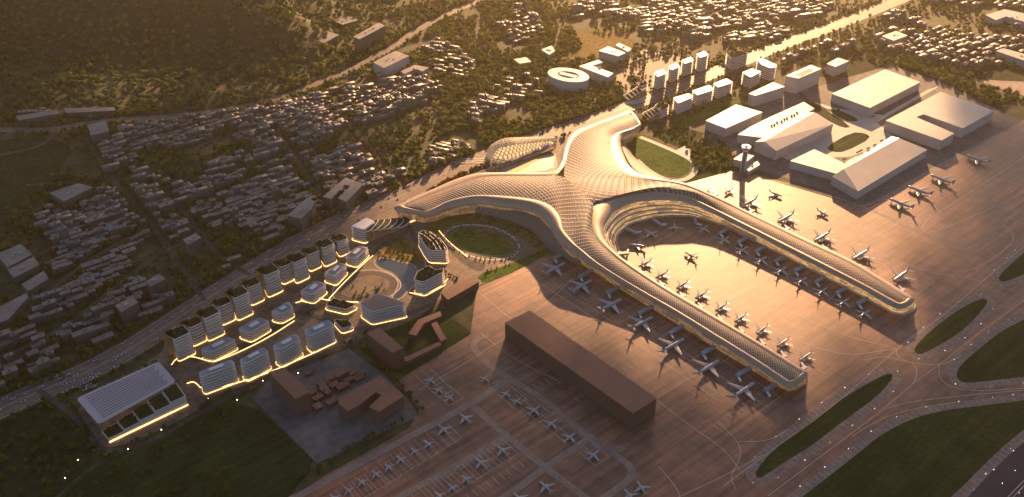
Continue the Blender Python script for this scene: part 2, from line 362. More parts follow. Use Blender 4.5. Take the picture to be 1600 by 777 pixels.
def strip(name, pts, w, m, it=2, z=None, blk=True, kind='structure'):
    p = curve(GP(pts), it)
    if z is None: ZL[0] += 0.005; z = ZL[0]
    V, Fc = ribbon(p, w, z); o = mesh(name, V, Fc, m)
    if blk: block_out(ribbon_poly(p, w+4))
    return prop(o, kind=kind)
ORD = ['first', 'second', 'third', 'fourth', 'fifth', 'sixth', 'seventh', 'eighth', 'ninth', 'tenth', 'eleventh', 'twelfth', 'thirteenth', 'fourteenth', 'fifteenth']

# ------------------------------------------------------------------ terrain
RIDGE = [(-2600, 3350, 190), (-1500, 3350, 185), (-1080, 3250, 165), (-830, 3050, 125), (-650, 2830, 60), (-560, 2700, 0), (6000, 2700, 0)]
def sst(t): t = max(0.0, min(1.0, t)); return t*t*(3-2*t)
def hill_h(x, y):
    for (xa, ya, ha), (xb, yb, hb) in zip(RIDGE, RIDGE[1:]):
        if xa <= x < xb:
            t = (x-xa)/(xb-xa); yc = ya+(yb-ya)*t+28*math.sin(x/83)+16*math.sin(x/37); hc = ha+(hb-ha)*t
            if y < yc: return hc*sst(1-(yc-y)/(100+hc*3.6))
            return hc*(0.35+0.65*sst(1-(y-yc)/1000)) * sst(1-(y-yc-1500)/900)
    return 0.0
def relief(x, y, h):
    "spurs and gullies running down the hill"
    k = min(1, h/60); u = x+0.35*y; w = y-0.2*x
    return k*(12*math.sin(u/74+1.3*math.sin(w/190))+8*math.sin(w/58+u/131)+4*math.sin(u/27+w/33))
_hh = hill_h
def hill_h(x, y):
    h = _hh(x, y)
    return h+relief(x, y, h) if h > 0 else 0.0
S = 40000
mesh('ground', [(-S, -S, 0), (S, -S, 0), (S, S, 0), (-S, S, 0)], [(0, 1, 2, 3)], M['ground'])['kind'] = 'structure'
V = []; Fc = []
nx, ny = 110, 170; c0 = G(150, 20); hx0, hy0 = -2500, 1950
for j in range(ny+1):
    for i in range(nx+1):
        x = hx0+i*20; y = hy0+j*20; h = hill_h(x, y)
        V.append((x, y, h+random.uniform(-2, 2)*min(1, h/20)-(0.5 if h <= 0 else 0)))
for j in range(ny):
    for i in range(nx):
        q = (j*(nx+1)+i, j*(nx+1)+i+1, (j+1)*(nx+1)+i+1, (j+1)*(nx+1)+i)
        if max(V[k][2] for k in q) > 0: Fc.append(q)
mesh('hill', V, Fc, M['hill'], smooth=True)['kind'] = 'structure'
# ------------------------------------------------------------------ ground surfaces
# fields and lawns
sheet('dark_field', [(-120, 640), (40, 600), (105, 640), (150, 690), (140, 730), (60, 800), (-160, 830)], M['field'], blk=False)
sheet('grass_field', [(140, 735), (205, 700), (300, 655), (385, 622), (470, 700), (497, 722), (430, 800), (60, 830), (90, 775)], M['grass'], it=1)
sheet('grassland', [(-40, 225), (60, 212), (118, 228), (95, 262), (60, 300), (20, 330), (-60, 350)], M['field'], it=1)
sheet('military_lawn', [(560, 545), (612, 512), (685, 482), (742, 524), (640, 590), (600, 575)], M['grass'])
sheet('meadow', [(870, 75), (915, 40), (985, 55), (1000, 85), (940, 110), (880, 112)], M['gold'], it=1, blk=False)
sheet('building_plot', [(985, 75), (1060, 85), (1090, 110), (1000, 150), (960, 160), (940, 135)], M['paving'], it=1, blk=False)
# paved campus
sheet('plaza', [(118, 622), (250, 560), (262, 520), (380, 440), (500, 365), (560, 330), (640, 318), (720, 335), (800, 330), (900, 385), (860, 400), (800, 428), (742, 448),
                (690, 470), (640, 505), (560, 530), (500, 552), (400, 595), (320, 625), (300, 650), (170, 706), (140, 690)], M['paving'], it=1)
sheet('meadow', [(660, 352), (700, 338), (760, 330), (810, 335), (845, 352), (865, 378), (862, 392), (845, 398), (815, 372), (770, 352), (720, 346), (690, 360), (668, 372)], M['gold'], it=2)
sheet('lawn', [(742, 430), (800, 412), (845, 392), (872, 386), (860, 398), (802, 426), (758, 446)], M['lawn'], it=1)
sheet('stadium_path', [(682, 372), (700, 352), (735, 347), (780, 352), (815, 372), (822, 392), (800, 408), (765, 412), (730, 404), (700, 392)], M['paving'], it=2)
sheet('stadium_lawn', [(695, 368), (712, 357), (740, 354), (775, 360), (803, 376), (808, 390), (790, 401), (765, 403), (738, 396), (712, 384)], M['lawn'], it=2)
sheet('seating_bank', [(738, 358), (775, 361), (802, 377), (806, 388), (795, 392), (770, 378), (745, 370)], M['gold'], it=1)
sheet('dark_path', [(684, 372), (690, 366), (715, 398), (745, 410), (758, 412), (757, 423), (742, 424), (712, 404)], M['asphalt'], it=1)
sheet('island_garden', [(578, 398), (590, 380), (620, 368), (640, 372), (655, 392), (662, 408), (645, 412), (610, 408), (585, 404)], M['gold'], it=2)
sheet('round_plaza', [(518, 458), (535, 436), (560, 424), (595, 424), (620, 436), (624, 450), (605, 464), (560, 472), (530, 472)], M['asphalt'], it=2)
sheet('plaza_ring', [(530, 456), (545, 440), (570, 430), (598, 432), (612, 443), (600, 456), (565, 464), (540, 464)], M['paving'], it=2)
sheet('water', [(587.6, 406), (604, 404), (627, 412), (643, 414), (650, 425), (650, 438), (641, 448), (625, 466), (612, 468), (624, 450), (626, 440), (617, 426), (599, 420), (589, 414)], M['water'], it=2)
sheet('courtyard', [(285, 572), (262, 590), (300, 604), (308, 590)], M['paving'], it=1)
sheet('compound', [(394, 622), (418, 596), (470, 575), (545, 545), (600, 585), (640, 628), (655, 650), (495, 724)], M['compound'])
def ringline(pts, w, m, nm, it=3):
    p = smooth_poly([Vector(q) for q in GP(pts)], it); p = p+[p[0]]; V, Fc = ribbon(p, w, 0); ZL[0] += 0.005
    prop(mesh(nm, [(v[0], v[1], ZL[0]) for v in V], Fc, m), kind='structure'); return p
OV = ringline([(690, 370), (706, 354), (738, 350), (778, 356), (808, 374), (814, 391), (796, 404), (765, 407), (732, 400), (704, 386)], 5, M['white_ground'], 'garden_ring_path')
ringline([(699, 369), (714, 359), (740, 356), (774, 362), (800, 377), (805, 389), (789, 399), (765, 401), (739, 394), (714, 382)], 1.6, M['strip'], 'garden_kerb')
for k in range(3): strip('seating_step', [(728-k*2, 367+k*5), (760-k*2, 372+k*5), (782-k*3, 383+k*4), (787-k*5, 395+k*2)], 2.0, M['gold'], blk=False)
ringline([(516, 457), (532, 435), (558, 422), (597, 422), (624, 436), (628, 450), (606, 467), (560, 475), (528, 474)], 2.2, M['white_ground'], 'plaza_kerb')
ringline([(538, 456), (550, 443), (572, 434), (594, 435), (604, 443), (594, 453), (565, 459), (545, 461)], 1.5, M['asphalt'], 'plaza_ring_joint')
ringline([(584, 406), (604, 402), (628, 410), (645, 412), (653, 425), (653, 439), (643, 450), (627, 468), (609, 470), (621, 450), (623, 441), (614, 428), (596, 422), (586, 415)], 1.8, M['white_ground'], 'pond_kerb')
strip('promenade', [(648, 372), (662, 392), (668, 412), (662, 434), (650, 446)], 6, M['white_ground'], blk=False)
strip('promenade', [(640, 368), (655, 388), (661, 408), (656, 426)], 2, M['asphalt'], blk=False)
# north gardens beside the terminal
sheet('lawn', [(975, 214), (990, 205), (1030, 222), (1075, 245), (1082, 262), (1072, 274), (1050, 278), (1025, 270), (1000, 252), (985, 238)], M['lawn'], it=2)
sheet('lawn', [(1012, 210), (1060, 196), (1120, 215), (1146, 245), (1144, 266), (1080, 290), (1068, 287), (1090, 262), (1080, 240), (1040, 222)], M['grass'], it=1)
sheet('lawn', [(1046, 190), (1085, 178), (1155, 150), (1168, 158), (1120, 175), (1068, 200)], M['lawn'])
strip('garden_path', [(1000, 214), (1030, 226), (1062, 240), (1084, 252), (1088, 266), (1078, 278), (1060, 283), (1040, 281), (1015, 268), (995, 250)], 13, M['white_ground'])
sheet('pavilion_terrace', [(1055, 236), (1070, 228), (1090, 238), (1076, 246)], M['white_ground'])
# forecourt between the west and north arms
sheet('forecourt', [(690, 290), (730, 262), (800, 232), (870, 210), (950, 180), (985, 172), (960, 195), (890, 225), (880, 262), (860, 282), (770, 285)], M['paving'], blk=False)
sheet('forecourt_glow', [(775, 268), (812, 250), (868, 240), (872, 262), (862, 268), (800, 270)], M['white_ground'])  # pale sheet painted in for the bright light on the forecourt
prop(bpy.data.objects['forecourt_glow'], kind='structure'); bpy.data.objects['forecourt_glow'].name = 'forecourt_glow_sheet'
# cargo estate
sheet('cargo_yard', [(1098, 215), (1165, 160), (1230, 145), (1300, 130), (1385, 100), (1470, 128), (1560, 172), (1600, 190), (1355, 323), (1270, 292), (1175, 262)], M['compound'])
sheet('cargo_deck', [(1150, 205), (1275, 160), (1300, 168), (1380, 180), (1450, 140), (1468, 135), (1370, 192), (1400, 216), (1330, 245), (1230, 250)], M['white_ground'])
sheet('yard_lawn', [(1250, 158), (1265, 156), (1332, 198), (1318, 201), (1288, 186)], M['grass'], it=1)
sheet('yard_lawn', [(1290, 170), (1310, 172), (1342, 186), (1338, 191), (1318, 188)], M['grass'], it=1)
sheet('yard_lawn', [(1290, 230), (1330, 207), (1352, 208), (1362, 216), (1320, 238), (1300, 238)], M['grass'], it=1)
sheet('open_lot', [(1530, 128), (1548, 105), (1600, 118), (1680, 150), (1640, 172), (1600, 150)], M['strip'])
# apron: one great sheet
APR = [(430, 800), (505, 745), (572, 708), (640, 668), (655, 640), (640, 618), (619, 597), (735, 523), (745, 450), (800, 427), (862, 395), (905, 385), (960, 330), (1040, 310),
       (1071, 287), (1145, 267), (1176, 274), (1355, 326), (1464, 262), (1600, 190), (1800, 80), (2300, 500), (2300, 1000), (430, 1000)]
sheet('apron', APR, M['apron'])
# taxi lanes in paler concrete
for pts, w in [([(430, 792), (463, 777), (600, 704), (735, 632), (792, 594)], 13), ([(764, 523), (742, 531), (740, 545), (758, 565), (792, 591), (837, 614), (914, 678), (954, 708), (981, 724), (990, 738), (981, 752), (935, 785)], 12),
               ([(735, 632), (800, 688), (850, 729), (914, 777), (930, 790)], 12), ([(600, 790), (624, 777), (778, 691), (790, 681)], 12),
               ([(760, 792), (800, 771), (850, 731), (917, 688), (928, 680)], 12), ([(954, 708), (965, 701), (976, 698)], 12),
               ([(1176, 274), (1270, 297), (1347, 322), (1364, 330), (1468, 377), (1500, 391), (1518, 390), (1600, 332), (1700, 262)], 9),
               ([(1347, 322), (1362, 320), (1464, 260), (1600, 189), (1760, 105)], 8), ([(1474, 374), (1490, 366), (1600, 290), (1720, 206)], 6), ([(1478, 370), (1498, 377), (1506, 390)], 5)]:
    strip('taxi_lane', pts, w, M['strip'])
RW = [(1440, 850), (1512, 777), (1560, 722), (1610, 672), (1700, 590), (2000, 400), (2300, 500), (2300, 1100), (1300, 1000)]
sheet('runway_shoulder', offset(GP(RW), 11), M['shoulder'], world_pts=True)
sheet('runway', RW, M['runway'])
INF = [('i1', [(1178, 740), (1200, 712), (1220, 694), (1277, 651), (1334, 611), (1381, 586), (1392, 583), (1396, 590), (1374, 617), (1334, 647), (1310, 664), (1267, 698), (1233, 718), (1200, 740), (1186, 749)]),
       ('i2', [(1427, 549), (1436, 555), (1451, 549), (1485, 530), (1506, 515), (1525, 496), (1543, 474), (1541, 467), (1531, 467), (1501, 482), (1468, 506), (1451, 520), (1433, 538)]),
       ('i3', [(1600, 394), (1575, 417), (1562, 430), (1560, 438), (1568, 442), (1600, 429), (1700, 385), (1660, 350)]),
       ('i4', [(1493, 586), (1500, 597), (1515, 599), (1600, 589), (1760, 575), (1760, 420), (1600, 500), (1565, 517), (1530, 545), (1501, 570)]),
       ('i5', [(1600, 626), (1535, 634), (1468, 642), (1418, 657), (1374, 681), (1334, 714), (1253, 777), (1180, 835), (1400, 850), (1488, 777), (1552, 711), (1600, 671), (1760, 540), (1760, 602)])]
tick = MB(); LAMPS = []
for nm, P in INF:
    w = smooth_poly(ccw(GP(P)), 2); out = offset(w, 15.0)
    sheet('infield_shoulder', out, M['shoulder'], world_pts=True)
    sheet('infield_grass', w, M['grass'], world_pts=True)
    # joints across the shoulder and edge lights outside it
    n = len(w); acc = 0; nxt = 0; lacc = 0
    zt = ZL[0]+0.004
    for i in range(n):
        a, b = w[i], w[(i+1) % n]; oa, ob = out[i], out[(i+1) % n]; d = (b-a).length
        while nxt < acc+d:
            t = (nxt-acc)/d; p = a.lerp(b, t); q = oa.lerp(ob, t); e = (q-p).normalized(); s = Vector((-e.y, e.x, 0))*0.5
            tick.add([(*(p+e*.6-s).xy, zt), (*(q-s).xy, zt), (*(q+s).xy, zt), (*(p+e*.6+s).xy, zt)], [(0, 1, 2, 3)])
            nxt += 11
        acc += d
    L_ = 0; target = 20
    for i in range(n):
        a, b = out[i], out[(i+1) % n]; d = (b-a).length
        while target < L_+d:
            p = a.lerp(b, (target-L_)/d); LAMPS.append(p); target += 62
        L_ += d
o = tick.build('shoulder_joints', M['linedark']); prop(o, kind='structure')
for q in [(1586, 736), (1566, 756), (1592, 771)]: LAMPS.append(G(*q))
for q in [(1579, 701), (1540, 741)]: LAMPS.append(G(*q))
# painted guide lines
mk = MB(); ZL[0] += 0.02; zm = ZL[0]
def line(pts, w=0.9, it=2, img=True, z=None):
    p = curve(GP(pts) if img else pts, it); V, Fc = ribbon(p, w, zm if z is None else z); mk.add(V, Fc)
for pts in [[(1130, 760), (1200, 708), (1310, 630), (1400, 545), (1475, 493), (1535, 440), (1600, 385)],
            [(1200, 775), (1300, 700), (1380, 640), (1430, 596), (1468, 570), (1530, 520), (1600, 470)],
            [(1400, 545), (1402, 560), (1430, 568), (1434, 590), (1420, 606)], [(1350, 563), (1385, 556), (1412, 566), (1470, 572), (1500, 557)],
            [(1468, 570), (1466, 590), (1485, 606), (1530, 612), (1600, 607)], [(1380, 640), (1420, 628), (1520, 617), (1600, 610)],
            [(1330, 683), (1372, 656), (1420, 640), (1500, 628)], [(1120, 660), (1155, 690), (1158, 715), (1140, 745), (1150, 765)],
            [(1155, 690), (1200, 690), (1230, 672)], [(1020, 620), (1075, 664), (1130, 700), (1160, 740)],
            [(1060, 777), (1130, 745), (1190, 712)], [(1030, 730), (1060, 765), (1065, 790)],
            [(1440, 355), (1452, 340), (1500, 312), (1600, 245)], [(1440, 355), (1450, 368), (1540, 330), (1600, 300)],
            [(1430, 400), (1500, 432), (1560, 400), (1590, 370), (1565, 350)], [(1500, 432), (1535, 440)], [(1140, 480), (1300, 560), (1400, 545)],
            [(750, 520), (800, 560), (880, 600)], [(870, 520), (1010, 620)], [(740, 450), (800, 500), (870, 560)], [(840, 440), (900, 480), (1000, 540), (1120, 625)],
            [(655, 610), (740, 560), (800, 520)], [(1000, 400), (1060, 440), (1180, 520), (1290, 585)], [(1060, 390), (1140, 440), (1300, 520), (1400, 545)],
            [(1190, 310), (1290, 360), (1440, 425), (1500, 432)], [(1100, 300), (1190, 310), (1260, 300), (1340, 345), (1430, 400)],
            [(900, 430), (860, 470), (790, 520)], [(1140, 560), (1060, 600), (1000, 640)]]:
    line(pts)
# stand boxes and lead-in lines
def stand(cx, cy, half, deep, ang=None):
    c = G(cx, cy); A, B = (DA, DB)
    for s in (-1, 1):
        line([c+A*s*half-B*deep, c+A*s*half+B*deep], 0.6, 0, False)
    line([c-B*deep*1.15, c+B*deep*1.4], 0.5, 0, False)
    line([c-A*half-B*deep, c+A*half-B*deep], 0.6, 0, False)
for q in [(866, 425), (910, 449), (957, 478), (1006, 507), (1054, 541), (1108, 576), (1164, 613)]: stand(q[0], q[1], 36, 45)
for q in [(1240, 345), (1170, 322), (1300, 372), (1355, 402), (1418, 436), (1410, 325), (1440, 303), (1475, 285)]: stand(q[0], q[1], 34, 40)
for q in [(1020, 430), (1050, 448), (1080, 468), (1112, 484), (1142, 500), (1176, 520), (1210, 540), (1245, 560)]: stand(q[0], q[1], 21, 26)
for i in range(9): stand(700-i*19, 680+i*11.5, 14, 20)
for i in range(7): stand(785-i*19.5, 705+i*12, 16, 20)
for q in [(672, 592), (686, 606), (702, 618), (800, 620), (835, 640), (862, 660), (890, 682), (927, 710)]: stand(q[0], q[1], 15, 20)
for x0, y0, n_ in [(700, 745, 9), (870, 600, 12), (1080, 640, 14), (1330, 360, 10), (770, 600, 8)]:
    a = G(x0, y0)
    for i in range(n_): line([a+DA*(i*26), a+DA*(i*26+15)], 0.7, 0, False)
    for i in range(n_): line([a+DA*(i*13)-DB*60, a+DA*(i*13)-DB*44], 0.7, 0, False)
a = G(1290, 590)
o = mk.build('guide_lines', M['line']); prop(o, kind='structure')
rwm = MB(); a, b = G(1540, 790), G(1700, 625); zr = zm+0.02
for off_, w_ in ((14, 1.0), (19, 1.0)):
    t = (b-a).normalized(); nrm = Vector((t.y, -t.x, 0)); V, Fc = ribbon([a+nrm*off_, b+nrm*off_], w_, zr); rwm.add(V, Fc)
prop(rwm.build('runway_edge_line', M['line']), kind='structure')

for P in ([(1240, 100), (1330, 62), (1400, 40), (1450, 60), (1400, 100), (1300, 128)], [(1450, 100), (1540, 60), (1640, 80), (1640, 130), (1540, 125), (1480, 120)], [(1385, 100), (1450, 70), (1500, 110), (1470, 128)]):
    sheet('grass_field', P, M['field'], it=1, blk=False)
# ------------------------------------------------------------------ roads
HWY = [(-260, 760), (-60, 665), (60, 612), (130, 585), (200, 548), (262, 508), (330, 463), (400, 418), (450, 388), (520, 350), (590, 322), (640, 300), (700, 268), (760, 244), (830, 218), (900, 196), (960, 174),
       (1020, 152), (1080, 128), (1140, 104), (1200, 78), (1280, 50), (1350, 22), (1430, -10), (1560, -60)]
strip('highway', HWY, 56, M['road'], it=2)
hl = MB(); hp = curve(GP(HWY), 2)
def para(p, off):
    out = []
    for i in range(len(p)):
        a, b = p[max(0, i-1)], p[min(len(p)-1, i+1)]; t = (b-a).normalized(); out.append(p[i]+Vector((-t.y, t.x, 0))*off)
    return out
ZL[0] += 0.005; zh = ZL[0]
for off_, w_ in ((-26, 0.6), (26, 0.6), (-1.6, 0.5), (1.6, 0.5), (-14, .25), (14, .25)):
    V, Fc = ribbon(para(hp, off_), w_, zh); hl.add(V, Fc)
prop(hl.build('highway_markings', M['line']), kind='structure')
RO = [([(-200, 196), (0, 203), (75, 205), (150, 190), (300, 181), (420, 160), (500, 130), (554, 107), (620, 70), (651, 47), (700, 22), (751, 0), (840, -40)], 30),
      ([(651, 47), (640, 40), (605, 38), (600, 32), (608, 26), (620, 30)], 10), ([(672, 40), (660, 52), (658, 62), (668, 68)], 10),
      ([(715, 52), (735, 52), (748, 42), (750, 28), (744, 20)], 9), ([(748, 42), (745, 60), (750, 80), (790, 105), (800, 120)], 8),
      ([(-60, 250), (20, 240), (70, 226), (90, 205)], 12), ([(40, 290), (100, 285), (190, 285), (260, 250), (370, 205)], 9),
      ([(60, 470), (120, 420), (200, 370), (300, 330), (420, 265), (560, 225), (640, 180), (760, 150), (830, 130)], 11),
      ([(0, 560), (90, 520), (180, 450), (240, 400), (330, 360)], 10), ([(255, 300), (300, 345), (340, 400), (390, 430)], 9), ([(130, 210), (160, 260), (220, 330), (270, 395), (320, 470)], 9),
      ([(430, 200), (470, 260), (520, 330)], 9), ([(640, 300), (600, 260), (540, 180), (520, 150)], 9),
      ([(1210, 112), (1260, 92), (1340, 60), (1420, 30), (1500, 5), (1560, -20)], 11), ([(1130, 120), (1200, 92), (1290, 60), (1420, 5)], 12),
      ([(1320, 30), (1360, 20), (1400, -10)], 30), ([(800, 170), (860, 150), (930, 120), (980, 100), (1060, 80), (1180, 40)], 8), ([(860, 0), (880, 40), (860, 90)], 8), ([(1240, 100), (1245, 150), (1300, 175)], 9),
      ([(60, 610), (130, 660), (160, 712), (240, 690), (320, 640), (400, 598), (500, 555), (560, 535)], 10),
      ([(640, 345), (690, 330), (700, 300)], 10), ([(1098, 215), (1130, 190), (1165, 163)], 12), ([(1090, 218), (1150, 240), (1175, 272)], 10)]
for i, (p, w) in enumerate(RO): strip('road' if w > 9 else 'lane', p, w, M['road'] if w > 20 else M['lane'] if w < 13 else M['road'])
strip('campus_street', [(268, 572), (285, 560), (330, 562), (400, 532), (470, 487), (500, 465), (520, 440), (560, 415), (600, 385), (640, 360)], 14, M['asphalt'])
strip('campus_street', [(470, 487), (510, 500), (560, 520), (640, 490), (690, 470)], 10, M['asphalt'])
strip('campus_street', [(640, 352), (650, 380), (668, 400), (672, 430), (640, 460)], 10, M['asphalt'])
# ------------------------------------------------------------------ terminal
# stations along the roof: (south/outer lattice edge), (north/inner lattice edge), heights
B1 = [((634, 324), (634, 320), 30), ((662, 331), (655, 311), 31), ((677, 325), (680, 301), 33), ((695, 316), (700, 294), 35), ((717, 309), (723, 285), 38), ((747, 305), (750, 277), 41), ((780, 306), (785, 275), 43),
      ((812, 309), (820, 275), 44), ((838, 313), (845, 275), 45), ((857, 320), (866, 274), 46), ((868, 330), (882, 280), 47), ((875, 342), (897, 293), 47), ((879, 358), (911, 306), 46), ((889, 371), (926, 319), 44),
      ((900, 383), (926, 338), 42), ((911, 392), (926, 355), 39), ((925, 404), (934, 375), 36), ((940, 415), (950, 392), 33), ((968, 433), (977, 414), 29), ((1014, 460), (1030, 449), 25), ((1060, 486), (1078, 478), 24),
      ((1120, 523), (1138, 513), 24), ((1180, 560), (1198, 549), 24), ((1234, 595), (1252, 583), 24)]
B2 = [((997, 194), (984, 178), 34), ((985, 201), (965, 185), 36), ((968, 206), (948, 191), 38), ((957, 212), (925, 200), 40), ((954, 220), (905, 209), 42), ((953, 230), (893, 222), 43), ((955, 243), (887, 238), 44),
      ((960, 256), (883, 256), 45), ((973, 270), (882, 280), 47), ((988, 277), (897, 293), 47), ((1010, 281), (911, 306), 46), ((1035, 284), (926, 319), 44), ((1055, 287), (945, 313), 43), ((1068, 290), (970, 304), 42),
      ((1080, 294), (1003, 300), 40), ((1092, 299), (1040, 301), 38), ((1110, 307), (1077, 308), 34), ((1140, 321), (1118, 327), 28), ((1160, 331), (1145, 340), 26), ((1200, 350.5), (1187, 361), 25),
      ((1263, 381), (1247, 391), 24), ((1327, 411), (1312, 424), 24), ((1372, 438), (1360, 449), 24), ((1417, 467), (1408, 473), 24)]
TB = G(905, 300); TB.z = 0
term = empty('airport_terminal', TB, 'huge four-armed airport terminal with a flowing bronze lattice roof and two long piers', 'airport terminal')
def catmull(P, per):
    out = []
    n = len(P)
    for i in range(n-1):
        p0, p1, p2, p3 = P[max(0, i-1)], P[i], P[i+1], P[min(n-1, i+2)]
        for k in range(per):
            t = k/per; out.append(0.5*((2*p1)+(-p0+p2)*t+(2*p0-5*p1+4*p2-p3)*t*t+(-p0+3*p1-3*p2+p3)*t**3))
    out.append(P[-1]); return out
PER = 6; NA = 12
def band(B, crown, name, v0):
    S_ = catmull([G(*a, z) for a, b, z in B], PER); N_ = catmull([G(*b, z) for a, b, z in B], PER)
    n = len(S_); V = []; U = []; Fc = []; u = 0
    for i in range(n):
        w = (N_[i]-S_[i]).length
        if i:
            d = ((S_[i]-S_[i-1]).length+(N_[i]-N_[i-1]).length)/2; u += d/max(20, w)*NCELL(i/PER, v0)
        for k in range(NA+1):
            t = k/NA; p = S_[i].lerp(N_[i], t); p = p.copy(); p.z += crown(i/PER, t, w); V.append(p); U.append((u, (t-0.5)*NCELL(i/PER, v0)))
    for i in range(n-1):
        for k in range(NA):
            a = i*(NA+1)+k; Fc.append((a, a+NA+1, a+NA+2, a+1))
    # face upward
    f = Fc[0]; a, b, c = V[f[0]], V[f[1]], V[f[2]]
    if (b-a).cross(c-a).z < 0: Fc = [q[::-1] for q in Fc]
    return mesh(name, V, Fc, M['lattice'], term, True, U)
def NCELL(s, v0):
    a = 14 if v0 == 0 else 13
    return 9.0-3.2*max(0.0, min(1.0, (s-a)/5))
def seam(s, a, b):
    if a <= s <= b: return 1.0
    return max(0.0, 1-min(abs(s-a), abs(s-b))/1.5)
def crown1b(s, t, w):
    k = min(1, seam(s, 10.6, 12.4)); base = 0.08*min(w, 60)*math.sin(math.pi*t)
    return base*(1-k)+k*6.0*(0.5-0.5*math.cos(math.pi*t))
def crown2b(s, t, w):
    k = min(1, seam(s, 8.6, 10.4)); base = 0.08*min(w, 60)*math.sin(math.pi*t)
    return base*(1-k)+k*6.0*(0.5-0.5*math.cos(math.pi*t))
band(B1, crown1b, 'lattice_roof', 0); band(B2, crown2b, 'lattice_roof', 10)
# the whole perimeter: lattice edge L, rolled outer edge O, foot of the facade Bf (None = straight below, set in)
PS = [((634, 324), (621, 329), None, 30, 7), ((662, 331), (661, 338), None, 31, 9), ((677, 325), (683, 335), None, 33, 11), ((695, 316), (700, 327), None, 35, 12), ((717, 309), (720, 323), None, 38, 13), ((747, 305), (747, 319), None, 41, 14),
      ((780, 306), (780, 323), None, 43, 14), ((812, 309), (808, 326), None, 44, 14), ((838, 313), (830, 331), None, 45, 14), ((857, 320), (843, 338), None, 46, 14), ((868, 330), (853, 347), None, 47, 14), ((875, 342), (860, 356), None, 47, 14),
      ((879, 358), (867, 368), None, 46, 13), ((889, 371), (877, 381), None, 44, 12), ((900, 383), (889, 391), None, 42, 11), ((911, 392), (902, 400), (903, 408), 39, 10), ((925, 404), (917, 411), (920, 420), 36, 9), ((940, 415), (933, 421), (938, 431), 33, 8),
      ((968, 433), (963, 439), (964, 449), 29, 7), ((1014, 460), (1009, 466), (1006, 475), 25, 6), ((1060, 486), (1054, 493), (1052, 503), 24, 6), ((1120, 523), (1114, 531), (1112, 541), 24, 6), ((1180, 560), (1174, 568), (1172, 577), 24, 6),
      ((1226, 590), (1216, 598), (1220, 606), 24, 6), ((1234, 595), (1228, 604), (1231, 611), 24, 6), ((1241, 591), (1243, 602), (1245, 609), 24, 6), ((1250, 585), (1257, 593), (1258, 601), 24, 6), ((1252, 583), (1261, 586), (1261, 594), 24, 5), ((1247, 580), (1256, 578), None, 24, 4),
      ((1198, 549), (1203, 545), None, 24, 3), ((1138, 513), (1143, 509), None, 24, 3), ((1078, 478), (1083, 473), None, 24, 3), ((1030, 449), (1034, 445), None, 25, 3), ((977, 414), (985, 413), (986, 418), 29, 4), ((950, 392), (960, 393), (966, 396), 33, 6), ((934, 375), (946, 376), (961, 380), 36, 8),
      ((926, 355), (943, 358), (963, 369), 39, 10), ((926, 338), (948, 346), (971, 360), 42, 12), ((926, 319), (957, 334), (981, 352), 44, 13), ((945, 313), (968, 326), (990, 348), 43, 13), ((970, 304), (987, 318), (1005, 344), 42, 12), ((1003, 300), (1012, 314), (1023, 340), 40, 12),
      ((1040, 301), (1044, 313), (1048, 337), 38, 10), ((1077, 308), (1076, 318), (1078, 338), 34, 8), ((1118, 327), (1114, 334), (1110, 345), 28, 7), ((1145, 340), (1140, 347), (1136, 355), 26, 6), ((1187, 361), (1182, 368), (1178, 376), 25, 6), ((1247, 391), (1242, 399), (1238, 406), 24, 6),
      ((1312, 424), (1307, 432), (1303, 440), 24, 6), ((1360, 449), (1355, 457), (1351, 465), 24, 6), ((1400, 471), (1394, 480), (1394, 488), 24, 6), ((1408, 473), (1409, 483), (1410, 491), 24, 6), ((1413, 470), (1422, 478), (1423, 486), 24, 6), ((1417, 467), (1428, 470), (1428, 478), 24, 5), ((1412, 464), (1422, 462), None, 24, 4),
      ((1372, 438), (1376, 434), None, 24, 3), ((1327, 411), (1331, 407), None, 24, 3), ((1263, 381), (1267, 377), None, 24, 3), ((1200, 350.5), (1204, 347), None, 25, 3), ((1160, 331), (1163, 328), None, 26, 3), ((1140, 321), (1143, 318), None, 28, 3), ((1110, 307), (1112, 304), None, 34, 3),
      ((1092, 299), (1094, 296), None, 38, 3), ((1080, 294), (1082, 291), None, 40, 3), ((1068, 290), (1070, 287), None, 42, 3), ((1055, 287), (1057, 284), None, 43, 3), ((1035, 284), (1038, 281), None, 44, 4), ((1010, 281), (1016, 277), None, 46, 5), ((988, 277), (1001, 273), None, 47, 8), ((973, 270), (991, 267), None, 47, 10),
      ((960, 256), (982, 258), None, 45, 11), ((955, 243), (976, 245), None, 44, 11), ((953, 230), (971, 231), None, 43, 10), ((954, 220), (970, 221), None, 42, 9), ((957, 212), (973, 214), None, 40, 8), ((968, 206), (980, 210), None, 38, 6), ((985, 201), (990, 206), None, 36, 5), ((995, 196), (1000, 199), None, 34, 4),
      ((997, 194), (1002, 194), None, 34, 4), ((990, 184), (994, 181), None, 34, 4), ((986, 179), (987, 174), None, 34, 3), ((984, 178), (980, 173), None, 34, 3), ((965, 185), (961, 181), None, 36, 3), ((948, 191), (944, 187), None, 38, 3), ((925, 200), (920, 196), None, 40, 3), ((905, 209), (897, 205), None, 42, 3), ((893, 222), (885, 217), None, 43, 3),
      ((887, 238), (878, 236), None, 44, 3), ((883, 256), (875, 252), None, 45, 3), ((874, 269), (867, 265), None, 46, 3), ((866, 274), (858, 269), None, 46, 3), ((845, 275), (843, 269.5), None, 45, 3), ((820, 275), (818, 269.5), None, 44, 3), ((785, 275), (783, 270), None, 43, 3), ((750, 277), (747, 271), None, 41, 3),
      ((723, 285), (719, 278), None, 38, 3), ((700, 294), (696, 287), None, 35, 3), ((680, 301), (676, 296), None, 33, 3), ((655, 311), (650, 307), None, 31, 3), ((634, 320), (618, 323), None, 30, 4)]
n = len(PS)
